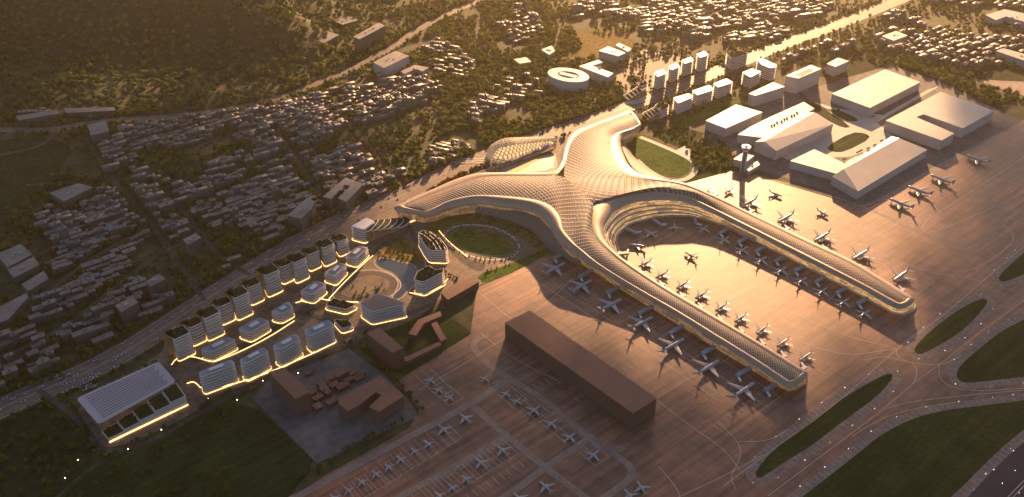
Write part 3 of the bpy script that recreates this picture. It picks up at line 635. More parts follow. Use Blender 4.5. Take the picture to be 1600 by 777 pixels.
Lp = [G(*p[0], p[3]) for p in PS]; Op = [G(*p[1], p[3]-p[4]) for p in PS]
def outer_n(P, i):
    a, b = P[i-1], P[(i+1) % len(P)]; t = (b-a); t.z = 0; t.normalize(); return Vector((t.y, -t.x, 0))
sgn = 1 if area2(Op) > 0 else -1
def dens(P, per=3):
    out = []; n = len(P)
    for i in range(n):
        p0, p1, p2, p3 = P[i-1], P[i], P[(i+1) % n], P[(i+2) % n]
        for k in range(per):
            t = k/per; tt = t; q = 0.5*((2*p1)+(-p0+p2)*t+(2*p0-5*p1+4*p2-p3)*t*t+(-p0+3*p1-3*p2+p3)*t**3)
            lin = p1.lerp(p2, t); d = (p2-p1).length; dm = min((p1-p0).length, (p3-p2).length)
            out.append(q if dm > d*0.35 else lin.lerp(q, 0.25))
    return out
L3 = dens(Lp); O3 = dens(Op)
NP = 9; V = []; Fc = []
for a, b in zip(L3, O3):
    drop = a.z-b.z
    for k in range(NP+1):
        t = k/NP*math.pi*0.5; s = math.sin(t)**1.0; c = 1-math.cos(t); bulge = 1.6*math.sin(math.pi*min(1, k/NP*1.6))*0.9 if k/NP < 0.625 else 0
        p = a.lerp(b, s); p = Vector((p.x, p.y, a.z-drop*c+bulge+0.25)); V.append(p)
    dirv = (b-a); dirv.z = 0; dirv.normalize()
    V.append(b-dirv*2.5-Vector((0, 0, 1.8)))
m3 = len(L3); W = NP+2
for i in range(m3):
    j = (i+1) % m3
    for k in range(W-1): Fc.append((i*W+k, i*W+k+1, j*W+k+1, j*W+k))
f = Fc[2]
if (V[f[1]]-V[f[0]]).cross(V[f[2]]-V[f[0]]).z < 0: Fc = [q[::-1] for q in Fc]
mesh('roof_rim', V, Fc, M['rim'], term, True)
# facade
Bp = []
for i, p in enumerate(PS):
    if p[2] is not None: Bp.append(G(*p[2], 0))
    else:
        nn = outer_n(Op, i)*sgn; q = Op[i]-nn*8; Bp.append(Vector((q.x, q.y, 0)))
B3 = []
for i in range(n):
    for k in range(3): B3.append(Bp[i].lerp(Bp[(i+1) % n], k/3))
def loft(name, TA, BA, m, ztop=None, uvh=1.0):
    V = []; U = []; Fc = []; d = 0; K = len(TA)
    for i in range(K+1):
        a, b = TA[i % K], BA[i % K]
        if i: d += (BA[i % K]-BA[i-1]).length
        hh = (a-b).length
        V += [b, a]; U += [(d, 0), (d, hh)]
    for i in range(K): Fc.append((2*i, 2*i+1, 2*i+3, 2*i+2))
    return mesh(name, V, Fc, m, term, False, U)
T3 = []
for o_, l_ in zip(O3, L3):
    d = (o_-l_); d.z = 0; d.normalize(); T3.append(o_-d*2.4-Vector((0, 0, 1.7)))
# split the facade: glass in the horseshoe and along pier two, darker glass elsewhere
iu0 = 3*33; iu1 = 3*55
def seg(name, i0, i1, m):
    V = []; U = []; Fc = []; d = 0; K = 0
    for i in range(i0, i1+1):
        a, b = T3[i % m3], B3[i % m3]
        if i > i0: d += (B3[i % m3]-B3[(i-1) % m3]).length
        V += [b, a]; U += [(d, 0), (d, (a-b).length)]; K += 1
    for i in range(K-1): Fc.append((2*i, 2*i+1, 2*i+3, 2*i+2))
    return mesh(name, V, Fc, m, term, False, U)
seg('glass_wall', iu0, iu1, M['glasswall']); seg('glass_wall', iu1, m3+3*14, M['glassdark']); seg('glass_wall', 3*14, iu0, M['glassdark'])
# terraces stepping out inside the horseshoe
i0, i1 = 3*34, 3*46
for lv, (fz, ext) in enumerate(((0.72, 0.0), (0.48, 0.0), (0.24, 0.0))):
    V = []; Fc = []
    for i in range(i0, i1+1):
        a, b = T3[i], B3[i]; p = b.lerp(a, fz); out = (b-a); out.z = 0; out.normalize(); k = math.sin(math.pi*(i-i0)/(i1-i0))**0.5
        for dx, dz in ((-6, -0.4), (5*k, -0.4), (5*k, 1.6), (5*k-1, 1.6), (5*k-1, 0.4), (-6, 0.4)): V.append(p+out*dx+Vector((0, 0, dz)))
    for i in range(i1-i0):
        for k in range(6): Fc.append((i*6+k, i*6+(k+1) % 6, (i+1)*6+(k+1) % 6, (i+1)*6+k))
    mesh('terrace', V, Fc, M['terrace'], term)
# gallery deck at the foot and light line under the rim along the sunlit piers
mb = MB(); V = []; Fc = []
for i in range(iu0, 3*54):
    b = B3[i % m3]; a = T3[i % m3]; out = (b-a); out.z = 0
    nn = outer_n(B3, i % m3)*sgn
    V += [b+nn*0.3+Vector((0, 0, 3)), b+nn*5+Vector((0, 0, 3)), b+nn*5+Vector((0, 0, .1))]
for i in range(len(V)//3-1): Fc += [(3*i, 3*i+1, 3*i+4, 3*i+3), (3*i+1, 3*i+2, 3*i+5, 3*i+4)]
mesh('gallery_deck', V, Fc, M['terrace'], term)
# two lower lattice canopies hugging the roof
def skirt(st, zi, zo):
    A_ = catmull([G(*a, zi) for a, b in st], 5); Bo = catmull([G(*b, zo) for a, b in st], 5); V = []; U = []; Fc = []; u = 0; K = 6
    for i, (a, b) in enumerate(zip(A_, Bo)):
        if i: u += ((b-Bo[i-1]).length+(a-A_[i-1]).length)/2/6.5
        w = (b-a).length
        for k in range(K+1):
            t = k/K; p = a.lerp(b, t); p = p+Vector((0, 0, 2.0*math.sin(math.pi*t))); V.append(p); U.append((u, t*w/6.5))
        V.append(b-Vector((0, 0, zo-0.2))); U.append((u, 0))
    R = K+2
    for i in range(len(A_)-1):
        for k in range(R-1): Fc.append((i*R+k, i*R+k+1, (i+1)*R+k+1, (i+1)*R+k))
    f = Fc[1]; 
    if (V[f[1]]-V[f[0]]).cross(V[f[2]]-V[f[0]]).z < 0: Fc = [q[::-1] for q in Fc]
    mesh('lower_canopy', V, Fc, M['lattice'], term, True, U)
skirt([((728, 319), (730, 322)), ((755, 316), (756, 327)), ((780, 318), (782, 333)), ((808, 321), (804, 340)), ((830, 327), (826, 351)), ((845, 335), (840, 361)), ((856, 348), (850, 372)), ((864, 362), (861, 383)), ((876, 376), (875, 391)), ((890, 388), (890, 399)), ((905, 398), (908, 407))], 24, 15)
skirt([((970, 216), (974, 220)), ((972, 230), (983, 234)), ((977, 243), (993, 247)), ((984, 256), (1009, 260)), ((994, 267), (1026, 272)), ((1008, 274), (1042, 279)), ((1030, 279), (1058, 283))], 24, 14)
block_out(Op, 8)
# boarding bridges
def bridge(p, q, w=8.0, h=8.5, lit=False):
    a, b = G(*p, h), G(*q, h); d = (b-a); d.z = 0; L = d.length; d.normalize(); s = Vector((-d.y, d.x, 0))
    o = empty('jet_bridge', Vector((b.x, b.y, 0))-TB, None, None); o.parent = term
    mb = MB(); poly = [a-d*3+s*w/2, a-d*3-s*w/2, b-s*w/2, b+s*w/2]; mb.prism([v.xy for v in poly], 3.5, h, True); mb.build('gate_hall', M['planegrey'] if not lit else M['white'], o)  # sunlit halls coloured white, shaded ones grey: light put into the paint
    mb = MB(); c = b-d*3; e = (d*0.45+s*0.9).normalized(); es = Vector((-e.y, e.x, 0)); t = c+e*15
    mb.prism([(c+es*1.7).xy, (c-es*1.7).xy, (t-es*1.7).xy, (t+es*1.7).xy], 3.6, 6.6, True); mb.build('tunnel', M['white'], o)
    mb = MB(); mb.box((*(c+e*11).xy, 0), (1.0, 3.0, 3.6), math.atan2(e.y, e.x)); mb.build('support_leg', M['planegrey'], o)
for p, q in [((882, 394), (865, 403)), ((924, 421), (905, 432)), ((968, 446), (948, 457)), ((1018, 478), (997, 489)), ((1066, 508), (1046, 520)), ((1115, 541), (1097, 552)), ((1171, 574), (1151, 586)), ((1210, 600), (1196, 609))]:
    bridge(p, q, 8)
for p, q in [((1020, 341), (1032, 350)), ((1086, 339), (1087, 348)), ((978, 356), (994, 363)), ((1138, 356), (1124, 364)), ((1166, 370), (1153, 378)), ((1195, 385), (1181, 392)), ((1225, 400), (1211, 407)), ((1255, 415), (1241, 423)),
             ((1288, 432), (1274, 440)), ((1322, 449), (1307, 457)), ((1354, 465), (1340, 474)), ((964, 396), (982, 394))]:
    bridge(p, q, 7)
for q in [(1066, 461), (1095, 478), (1126, 497), (1159, 516), (1192, 535), (1225, 554), (1257, 572), (1002, 424), (1034, 443)]:
    bridge((q[0]-5, q[1]+5), (q[0]+3, q[1]), 7, lit=True)
for q in [(1174, 329), (1230, 356), (1289, 387), (1348, 418), (1410, 452), (1118, 303)]:
    bridge((q[0]-5, q[1]+4), (q[0]+3, q[1]-1), 7, lit=True)

# glass canopy of the transport hall beside the north-west notch
hall = empty('transport_hall', G(800, 245), 'glowing glass lattice dome between the west and north arms of the terminal', 'transport hall')
c = G(797, 240, 0); V = []; Fc = []; U = []
ca = G(868, 222, 0); ax = (ca-c); Lx = ax.length; ax.normalize(); ay = Vector((-ax.y, ax.x, 0))
NU, NV = 36, 14
for i in range(NU+1):
    t = i/NU; x = -62+t*(Lx+62); wdt = 46*math.sqrt(max(0, 1-((x)/62)**2)) if x < 0 else 46*(1-0.80*(x/Lx)**1.1)
    hh = 34*(wdt/46)**0.8+4
    for k in range(NV+1):
        s = -1+2*k/NV; V.append(c+ax*x+ay*wdt*s+Vector((0, 0, hh*max(0, 1-s*s)**0.55+0.3))); U.append((t*34, k/NV*14))
for i in range(NU):
    for k in range(NV): a = i*(NV+1)+k; Fc.append((a, a+NV+1, a+NV+2, a+1))
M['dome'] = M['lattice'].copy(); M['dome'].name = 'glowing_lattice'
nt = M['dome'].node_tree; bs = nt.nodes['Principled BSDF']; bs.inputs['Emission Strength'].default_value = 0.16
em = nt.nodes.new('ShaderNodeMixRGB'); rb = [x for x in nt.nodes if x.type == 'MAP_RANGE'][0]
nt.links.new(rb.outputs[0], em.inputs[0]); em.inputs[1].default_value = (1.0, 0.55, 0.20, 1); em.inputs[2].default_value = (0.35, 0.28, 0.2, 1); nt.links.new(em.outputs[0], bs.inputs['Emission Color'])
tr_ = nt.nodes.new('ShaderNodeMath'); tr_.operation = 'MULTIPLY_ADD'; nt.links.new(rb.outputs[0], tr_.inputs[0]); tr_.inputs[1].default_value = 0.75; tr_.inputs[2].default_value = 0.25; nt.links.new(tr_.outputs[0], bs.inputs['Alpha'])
U = [(a*0.55, b*0.55) for a, b in U]
mesh('dome_canopy', V, Fc, M['dome'], hall, True, U)
M['glowfloor'] = mat('painted_glow_floor', (0.6, 0.42, 0.22), 0.4, emit=(1.0, 0.52, 0.14), es=0.42)  # emission stands in for light falling on the hall floor and forecourt
mb = MB(); mb.prism([(c+ax*(-50)).xy, (c-ay*36-ax*15).xy, (c-ay*34+ax*30).xy, (c+ax*Lx*.95-ay*5).xy, (c+ax*Lx*.95+ay*5).xy, (c+ay*34+ax*30).xy, (c+ay*36-ax*15).xy], 0.4, 1.4); mb.build('glow_floor', M['glowfloor'], hall)
mb = MB(); mb.prism([v.xy for v in GP([(790, 270), (835, 250), (866, 246), (864, 262), (852, 268)])], 0.4, 1.0); mb.build('glow_forecourt', M['glowfloor'], hall)
mb = MB(); 
for k in range(5):
    a = G(782+k*16, 262-k*7); b = a+ax*22+ay*4; mb.prism([(a-ay*5).xy, (b-ay*5).xy, (b+ay*5).xy, (a+ay*5).xy], 0, 7+k, True)
mb.build('entrance_canopy', M['white'], hall)
mb = MB(); a = G(700, 292); b = G(865, 234); d = (b-a).normalized(); s = Vector((-d.y, d.x, 0))
o = prop(mesh('viaduct', *[x for x in prism_vf([(a-s*8).xy, (b-s*8).xy, (b+s*8).xy, (a+s*8).xy], 5, 7.2, True, True)], M['asphalt'], smooth=False), 'dark elevated approach ramp running beside the glowing glass dome', 'viaduct')
for k in range(3):   # curled ramps at the west end
    R = 34+k*13; cc = G(735+k*2, 262); P = [cc+Vector((math.cos(t)*R*1.5, math.sin(t)*R*0.7, 0)) for t in np.linspace(-0.4, 2.4, 18)]
    V_, F_ = ribbon(P, 2.2, 2.2); mb = MB(); mb.add(V_, F_); V2, _ = ribbon(P, 2.2, 0.2)
    o = mb.build('ramp_parapet', M['slab']); prop(o, 'thin white curved ramp parapet in the garden west of the glass dome', 'parapet', 'curved parapets west of the dome')
block_out(offset([c-ax*66-ay*66, c+ax*Lx-ay*20, c+ax*Lx+ay*20, c-ax*66+ay*66], 4))
# ------------------------------------------------------------------ buildings
def centroid(p): return Vector((sum(v[0] for v in p)/len(p), sum(v[1] for v in p)/len(p), 0))
def add_leaf_clumps(mb, poly, z, dens=0.02, s=2.2, seed=1):
    rnd = random.Random(seed); xs = [p[0] for p in poly]; ys = [p[1] for p in poly]; A = abs(area2(poly))/2; nn = min(420, int(A*dens*3)+8); P = [(p[0], p[1]) for p in poly]
    def ins(x, y):
        c = False
        for i in range(len(P)):
            a, b = P[i-1], P[i]
            if (a[1] > y) != (b[1] > y) and x < (b[0]-a[0])*(y-a[1])/(b[1]-a[1])+a[0]: c = not c
        return c
    for _ in range(nn):
        x, y = rnd.uniform(min(xs), max(xs)), rnd.uniform(min(ys), max(ys))
        if not ins(x, y): continue
        r = s*rnd.uniform(0.5, 1.3); hz = r*rnd.uniform(0.6, 1.3); a0 = rnd.uniform(0, 6)
        V = [(x+r*math.cos(a0+k*1.2566), y+r*math.sin(a0+k*1.2566), z+rnd.uniform(0, hz*.5)) for k in range(5)]+[(x+rnd.uniform(-.4, .4), y+rnd.uniform(-.4, .4), z+hz)]
        mb.add(V, [(k, (k+1) % 5, 5) for k in range(5)])
def office(foot, h, label, cat='office building', group=None, name='office_building', fl=5.8, roof='louvre', light=True, over=1.0, z0=0.0, core=True, chamfer=1, slabm='slab', seed=1, glow=True, thick=2.0):
    p = [Vector((v[0], v[1], 0)) for v in ccw(foot)]
    if chamfer: p = chamfer_poly(p, 5.0)
    c = centroid(p); root = empty(name, c, label, cat, group)
    inner = offset(p, -3.4)
    V, Fc, U = wall_uv(inner, z0, h); mesh('glass_wall', V, Fc, M['bglass'], root, uvs=U)
    mb = MB(); nf = max(1, int(round((h-z0)/fl)))
    for k in range(1, nf+1):
        z = z0+k*(h-z0)/nf; o = offset(p, over*random.uniform(0, 0.7) if k < nf else 0)
        mb.prism(o, z-thick, z, True)
    mb.build('floor_bands', M[slabm], root)
    top = offset(p, -1.4)
    if roof == 'garden':
        mb = MB(); mb.prism(top, h, h+0.5); mb.build('roof_soil', M['rgarden'], root)
        mb = MB(); add_leaf_clumps(mb, offset(p, -3), h+0.3, 0.06, 2.6, seed); mb.build('roof_garden', M['rgarden'], root)
    elif roof == 'louvre':
        mb = MB(); mb.prism(top, h, h+1.0); mb.build('roof', M['louvre'], root)
        # louvre ribs across and a raised pale skylight box
        e = (Vector(foot[1][:2])-Vector(foot[0][:2])); L = e.length; e.normalize(); s = Vector((-e.y, e.x)); W_ = (Vector(foot[2][:2])-Vector(foot[1][:2])).length
        mb = MB()
        for k in range(int(L/4)):
            q = Vector((c.x, c.y))+e*(-L/2+4+k*4)*0.86; mb.box((q.x, q.y, h+1), (0.8, W_*0.78, 0.8), math.atan2(e.y, e.x))
        mb.build('roof_louvres', M['planegrey'], root)
        mb = MB(); mb.box((c.x, c.y, h+1.2), (L*0.42, W_*0.36, 1.8), math.atan2(e.y, e.x)); mb.build('skylight', M['white'], root)
    elif roof == 'white':
        mb = MB(); mb.prism(top, h, h+1.2); mb.build('roof', M['whiteroof'], root)
    elif roof == 'dark':
        mb = MB(); mb.prism(top, h, h+0.6); mb.build('roof', M['roofdark'], root)
    if light:
        q = offset(p, 1.6); V, Fc, U = wall_uv(q, z0+0.2, z0+2.6); mesh('base_light', V, Fc, M['warm'], root)
    block_out(p, 5); return root
def rect(cx, cy, w, d, a=AA, z=0, px=True):
    c = G(cx, cy, z) if px else Vector((cx, cy, 0)); e = Vector((math.cos(a), math.sin(a), 0)); s = Vector((-e.y, e.x, 0))
    return [c-e*w/2-s*d/2, c+e*w/2-s*d/2, c+e*w/2+s*d/2, c-e*w/2+s*d/2]
# green-roofed stepped towers beside the highway
TW = [((278, 519), 50, 33, 31), ((301, 503), 43, 28, 26), ((325, 487), 52, 33, 31), ((347, 471), 43, 28, 26), ((371, 456), 52, 33, 31), ((393, 441), 43, 28, 26),
      ((419, 421), 52, 33, 31), ((442, 410), 42, 27, 26), ((463, 402), 50, 31, 29), ((485, 391), 41, 27, 25), ((508, 380), 46, 29, 27), ((531, 371), 38, 25, 25)]
for i, (q, h, w, d) in enumerate(TW):
    p = rect(*q, w, d, AA+0.06, h)
    k = ORD[i]
    p = [p[0], p[1], p[2], p[3]+(p[0]-p[3])*0.12, p[3]+(p[2]-p[3])*.3+(p[0]-p[3])*.0]
    office(p, h, f'{k} green-roofed banded tower from the garage, beside the busy highway', 'tower block', 'green-roofed towers beside the highway', 'tower_block', roof='garden', seed=i+3, over=2.2)
# low grey-roofed pavilions in the middle row
MID = [[(309, 547), (353, 525), (372, 531), (330, 552)], [(369, 514), (404, 495), (424, 502), (390, 522)], [(420, 488), (451, 469), (460, 481), (438, 493)], [(466, 456), (492, 438), (512, 443), (489, 462)],
       [(503, 427), (529, 410), (544, 413), (524, 434)], [(537, 400), (559, 384), (578, 386), (556, 406)]]
for i, q in enumerate(MID):
    office(offset(GP(q, 22), -1.5), 22, f'{ORD[i]} low grey-roofed pavilion from the garage in the middle campus row', 'pavilion', 'louvred pavilions in the middle row', 'pavilion_building', roof='louvre', over=1.5)
FR = [[(306, 581), (362, 559), (372, 570), (312, 592)], [(369, 563), (411, 540), (424, 549), (381, 572)], [(421, 541), (461, 519), (474, 529), (436, 550)], [(471, 516), (513, 497), (526, 508), (483, 528)]]
for i, q in enumerate(FR):
    office(offset(GP(q, 40), -3.0), 40, f'{ORD[i]} rounded louvre-roofed office from the garage, in the row facing the dark field', 'office building', 'rounded offices of the front row', 'office_building', roof='louvre', over=1.8)
# stepped white-roofed building at the head of the campus
p = GP([(547, 354), (573, 340), (587, 347), (569, 360)], 34)
w1 = office(p, 34, 'white-roofed stepped building whose planted terraces curve away to the terminal', 'office building', name='stepped_building', roof='white', over=1.2)
cW = abs_loc(w1); mb = MB(); gb = MB()
for k in range(6):
    h = 30-k*4.6; x = 586+k*10; q = GP([(568+k*7, 361-k*1), (x-7, 345-k*1.6), (x+6, 341+k*0.2), (x+4, 349-k*.3), (577+k*10, 362-k*1.2)], h)
    q = smooth_poly(q, 2); mb.prism(q, h-2.0, h); gb.prism(offset(q, -1.6), h, h+.5)
    V, Fc, U = wall_uv(offset(q, -2), 0, h-2); mesh('glass_wall', V, Fc, M['bglass'], w1, uvs=U)
    block_out(q, 3)
mb.build('terrace_bands', M['slab'], w1); gb.build('terrace_garden', M['rgarden'], w1)
strip('glow_path', [(570, 372), (600, 362), (640, 348), (668, 338)], 5, M['warm'], z=1.2); bpy.data.objects['glow_path']['label'] = 'long glowing light wall between the stepped white building and the terminal'
gp = bpy.data.objects['glow_path']; gp['category'] = 'light wall'; gp.name = 'light_wall'; del gp['kind']
# fan-shaped terraced hotel
fan = [(653, 364), (660, 360), (671, 362), (688, 372), (700, 388), (697, 392), (670, 391), (662, 380)]
office(GP(fan, 32), 32, 'fan-shaped building of curved white bands beside the oval lawn', 'hotel', name='hotel_building', roof='garden', over=1.2, seed=31)
mbf = MB()
for k in range(3):
    a = GP([(656+k*8, 364-k*1), (664+k*8, 368), (676+k*7, 378), (682+k*7, 390)], 34.2); V, Fc = ribbon(curve(a, 2), 1.6, 34.2); mbf.add(V, Fc)
o = mbf.build('roof_ribs', M['slab'], bpy.data.objects['hotel_building'])
office(GP([(646, 437), (652, 424), (671, 414), (680, 422), (694, 418), (694, 424), (662, 441)], 34), 34, 'curved green-topped slab building beside the pond, white bands above a glowing plinth', 'office building', name='curved_building', roof='garden', over=1.3, seed=33)
office(GP([(561, 474), (590, 458), (625, 470), (635, 475), (612, 480), (580, 487)], 32), 32, 'angular grey-roofed block with stepped right end, below the round plaza', 'office building', name='angular_building', roof='dark', over=1.3, seed=34)
office(GP([(507, 476), (521, 466), (558, 475), (540, 484)], 12), 12, 'low building with a small green roof between the front row and the angular block', 'pavilion', name='garden_pavilion', roof='garden', over=0.8, seed=35)
office(GP([(521, 499), (545, 500), (552, 508), (534, 514)], 12), 12, 'small white pavilion with a planted roof well ending the front row', 'pavilion', name='canopy_pavilion', roof='garden', over=1.6, seed=36)
# glowing edge walls along the campus streets
EW = [([(268, 571), (276, 560), (300, 557), (322, 564), (335, 566)], 'curling light wall around the forecourt next to the garage'), ([(335, 566), (372, 552), (420, 528), (460, 502)], 'long light wall between the pavilions and the front row'),
      ([(462, 474), (480, 468), (498, 466), (510, 470), (560, 473)], 'light wall below the pointed pavilions'), ([(292, 600), (304, 596), (318, 612), (400, 592), (500, 548)], 'light wall at the foot of the front row'),
      ([(512, 470), (530, 450), (560, 420), (583, 400)], 'thin light wall along the round plaza'), ([(640, 458), (660, 462), (690, 448), (700, 436)], 'light wall round the foot of the curved slab building'),
      ([(686, 361), (700, 378), (730, 402)], 'bright light wall beside the oval lawn')]
for pts, lab in EW:
    a = curve(GP(pts), 2); mb = MB()
    for i in range(len(a)-1):
        d = (a[i+1]-a[i]).normalized(); s = Vector((-d.y, d.x, 0))*0.45
        mb.prism([(a[i]-s).xy, (a[i+1]-s).xy, (a[i+1]+s).xy, (a[i]+s).xy], 0.3, 1.7)
    o = mb.build('light_wall', M['warm']); prop(o, lab, 'light wall')
# garage
gr = GP([(119, 622.5), (248, 565), (275, 596), (154, 663)], 24); c = centroid(gr)
gar = empty('parking_garage', c, 'long garage with a ribbed pale pink roof and stepped green terraces along its front', 'parking garage')
mb = MB(); mb.prism(chamfer_poly(gr, 6), 22.5, 24); mb.build('roof', M['pinkroof'], gar)
mb = MB()
g0, g1, g2, g3 = gr
for k in range(11):
    t = 0.10+k*0.079; a = g0.lerp(g3, t); b = g1.lerp(g2, t); d = (b-a); a2 = a+d*0.08; b2 = a+d*(0.93-0.02*(k % 3)); d = d.normalized(); s = Vector((-d.y, d.x, 0))*0.6
    mb.prism([(a2-s).xy, (b2-s).xy, (b2+s).xy, (a2+s).xy], 24.02, 24.5)
mb.build('roof_slots', M['roofdark'], gar)
base = [g0+Vector((0, 0, 0)), g1, G(294, 634), G(171, 693)]
fb = [g3.lerp(g0, 0.1), g2.lerp(g1, .1), Vector((*G(294, 633).xy, 0)), Vector((*G(171, 692).xy, 0))]
full = [g0, g1, fb[2], fb[3]]
V, Fc, U = wall_uv(offset([Vector((v.x, v.y, 0)) for v in gr], -3), 0, 22); mesh('glass_wall', V, Fc, M['bglass'], gar, uvs=U)
d = (fb[2]-fb[3]); mb = MB(); gb = MB()
for k in range(5):
    t0, t1 = k*0.2, (k+1)*0.2; z = 8+k*3.2; fr = 0.99
    A0, A1 = g3.lerp(g2, t0), g3.lerp(g2, t1); B0_, B1_ = fb[3].lerp(fb[2], t0), fb[3].lerp(fb[2], t1); q = [A0, A1, A1.lerp(B1_, fr), A0.lerp(B0_, fr)]
    mb2 = MB(); mb2.prism(q, z-1.5, z); mb2.build('terrace', M['slab'], gar)
    zz = z-4
    while zz > 2.5: mb.prism(offset(q, -.2), zz-1.3, zz); zz -= 3.6
    gb.prism(offset(q, -1.6), z, z+.5); add_leaf_clumps(gb, offset(q, -2.4), z+.4, 0.06, 2.3, k)
    wq = [A0.lerp(B0_, .9), A1.lerp(B1_, .9), A1, A0]; V, Fc, U = wall_uv(wq, 0, z-1.5); mesh('glass_wall', V, Fc, M['bglass'], gar, uvs=U)
mb.build('floor_bands', M['slab'], gar)
gb.build('roof_garden', M['rgarden'], gar)
V, Fc, U = wall_uv([fb[3], fb[2], g2, g3], 0, 3); mb = MB(); dd = d.normalized(); s = Vector((dd.y, -dd.x, 0))
a, b = fb[3]+s*0.8, fb[2]+s*0.8; mb.prism([a.xy, (a+s*0.5).xy, (b+s*0.5).xy, b.xy], 0.3, 3.2); mb.build('base_light', M['warm'], gar)
block_out(full, 8)
# plain massing blocks
def block(px, h, label, cat, wall, roof, name='building', parapet=True, z=0, group=None, vents=0, grow=4):
    p = ccw(GP(px, h)); c = centroid(p); root = empty(name, c, label, cat, group)
    V, Fc = prism_vf(p, 0, h, False); mesh('wall', V, Fc, M[wall], root)
    mb = MB(); mb.prism(offset(p, 0.35), h, h+0.9); mb.build('roof', M[roof], root)
    rnd = random.Random(int(px[0][0]*7+px[0][1]))
    if vents:
        mb = MB(); 
        for _ in range(vents):
            w = [rnd.random()+0.25 for _ in p]; s = sum(w); q = sum((v*k for v, k in zip(p, w)), Vector((0, 0, 0)))/s
            mb.box((q.x, q.y, h+0.9), (rnd.uniform(3, 7), rnd.uniform(3, 5), rnd.uniform(1.2, 2.4)), AA)
        mb.build('roof_vents', M['mass'], root)
    block_out(p, grow); return root
def gable(eaves, ridge, he, hr, label, cat, name, wall, roof):
    "eaves: 4 pixels (a,b,c,d) at height he; ridge runs between two pixels at height hr"
    a, b, c_, d = GP(eaves, he); r0, r1 = GP(ridge, hr); root = empty(name, centroid([a, b, c_, d]), label, cat)
    p = [a, b, c_, d]; V, Fc = prism_vf(p, 0, he, False); mesh('wall', V, Fc, M[wall], root)
    V = [a, b, c_, d, r0, r1]; Fs = [(0, 1, 5, 4), (2, 3, 4, 5), (1, 2, 5), (3, 0, 4)]
    mesh('roof', [v+Vector((0, 0, .05)) for v in V], Fs, M[roof], root); block_out(p, 4); return root
block([(1300, 147), (1383, 109), (1438, 129), (1359, 169)], 24, 'large flat warehouse with a pale square roof, farthest of the cargo sheds', 'warehouse', 'mass', 'massroof', 'warehouse', vents=0)
block([(1384, 189), (1469.5, 144), (1553, 174), (1504.6, 201), (1443, 179), (1431, 183.5), (1491, 209), (1471, 220)], 27, 'wide flat hangar with a slot cut into its near side, nearest the right-hand apron', 'hangar', 'mass', 'massroof', 'hangar', vents=0)
block([(1235, 252), (1272, 234), (1318, 255), (1395, 215), (1405, 222), (1318, 275)], 20, 'low flat annex wrapped behind the gabled hangar', 'annex', 'mass', 'massroof', 'annex_building')
gable([(1300, 276), (1393, 213), (1449, 234), (1341, 299)], [(1318, 264), (1405, 216)], 22, 33, 'big gabled hangar at the inner corner of the apron, south of the oval garden', 'hangar', 'hangar', 'mass', 'massroof')
block([(1153, 211), (1173, 198.5), (1200, 185), (1256, 160), (1272, 170), (1196, 216)], 24, 'flat-roofed cargo office with vans on its roof, behind the control tower', 'warehouse', 'mass', 'massroof', 'cargo_office')
gable([(1180, 222), (1262, 176), (1302, 194), (1213, 236)], [(1194, 221), (1272, 176)], 26, 35, 'long gabled shed just right of the control tower', 'warehouse', 'warehouse', 'mass', 'massroof')
block([(1103, 189), (1150, 164), (1191, 176), (1134, 201)], 26, 'plain flat block left of the control tower beside the gardens', 'warehouse', 'mass', 'massroof', 'warehouse')
block([(1170, 147), (1208, 129), (1226, 136), (1180, 150)], 32, 'wedge-roofed block between the banded towers and the gabled shed', 'office building', 'mass', 'massroof', 'wedge_building')
hb = block([(1228, 119), (1267, 102), (1283, 108), (1247, 123)], 46, 'tall grey block with a dark recess in its roof, above the cargo sheds', 'office building', 'mass', 'massroof', 'tall_block')
mb = MB(); mb.prism([v.xy for v in GP([(1242, 117), (1264, 107), (1272, 110), (1252, 119.5)], 47.2)], 47, 47.2); mb.build('roof_recess', M['roofdark'], hb)
block([(1292, 100), (1309, 91), (1326, 96), (1305, 105)], 30, 'small grey block with a pale roof beside the tall recessed block', 'office building', 'mass', 'massroof', 'grey_block')
for i in range(9):   # vans parked in a row on the pale cargo deck
    q = G(1206+i*5.2-(i % 3), 197-i*2.5+(i % 2), 25.0); root = empty('roof_van', q, 'dark box van parked in the row on the flat cargo office roof', 'van', 'vans on the cargo office roof', AA+1.2)
    mb = MB(); mb.box((0, 0, 0.5), (6, 2.4, 2.4), 0); o = mesh('body', mb.V, mb.F, M['lane']); o.parent = root
    mb = MB(); mb.box((4, 0, 0.5), (2, 2.2, 1.8), 0); o = mesh('cab', mb.V, mb.F, M['cargl']); o.parent = root
for i, q in enumerate([(1340, 239), (1345, 236.5), (1356, 233), (1366, 228), (1377, 221), (1319, 250), (1363, 183), (1388, 173), (1309, 173)]):
    q = G(*q, 20.9 if i < 6 else 0.7); root = empty('cargo_truck', q, 'dark cargo truck standing on the pale deck between the hangars', 'truck', 'trucks on the cargo deck', AA)
    mb = MB(); mb.box((0, 0, 0.6), (9, 3, 3), 0); o = mesh('trailer', mb.V, mb.F, M['lane']); o.parent = root
    mb = MB(); mb.box((6, 0, 0.5), (2.4, 2.6, 2.4), 0); o = mesh('cab', mb.V, mb.F, M['cargl']); o.parent = root
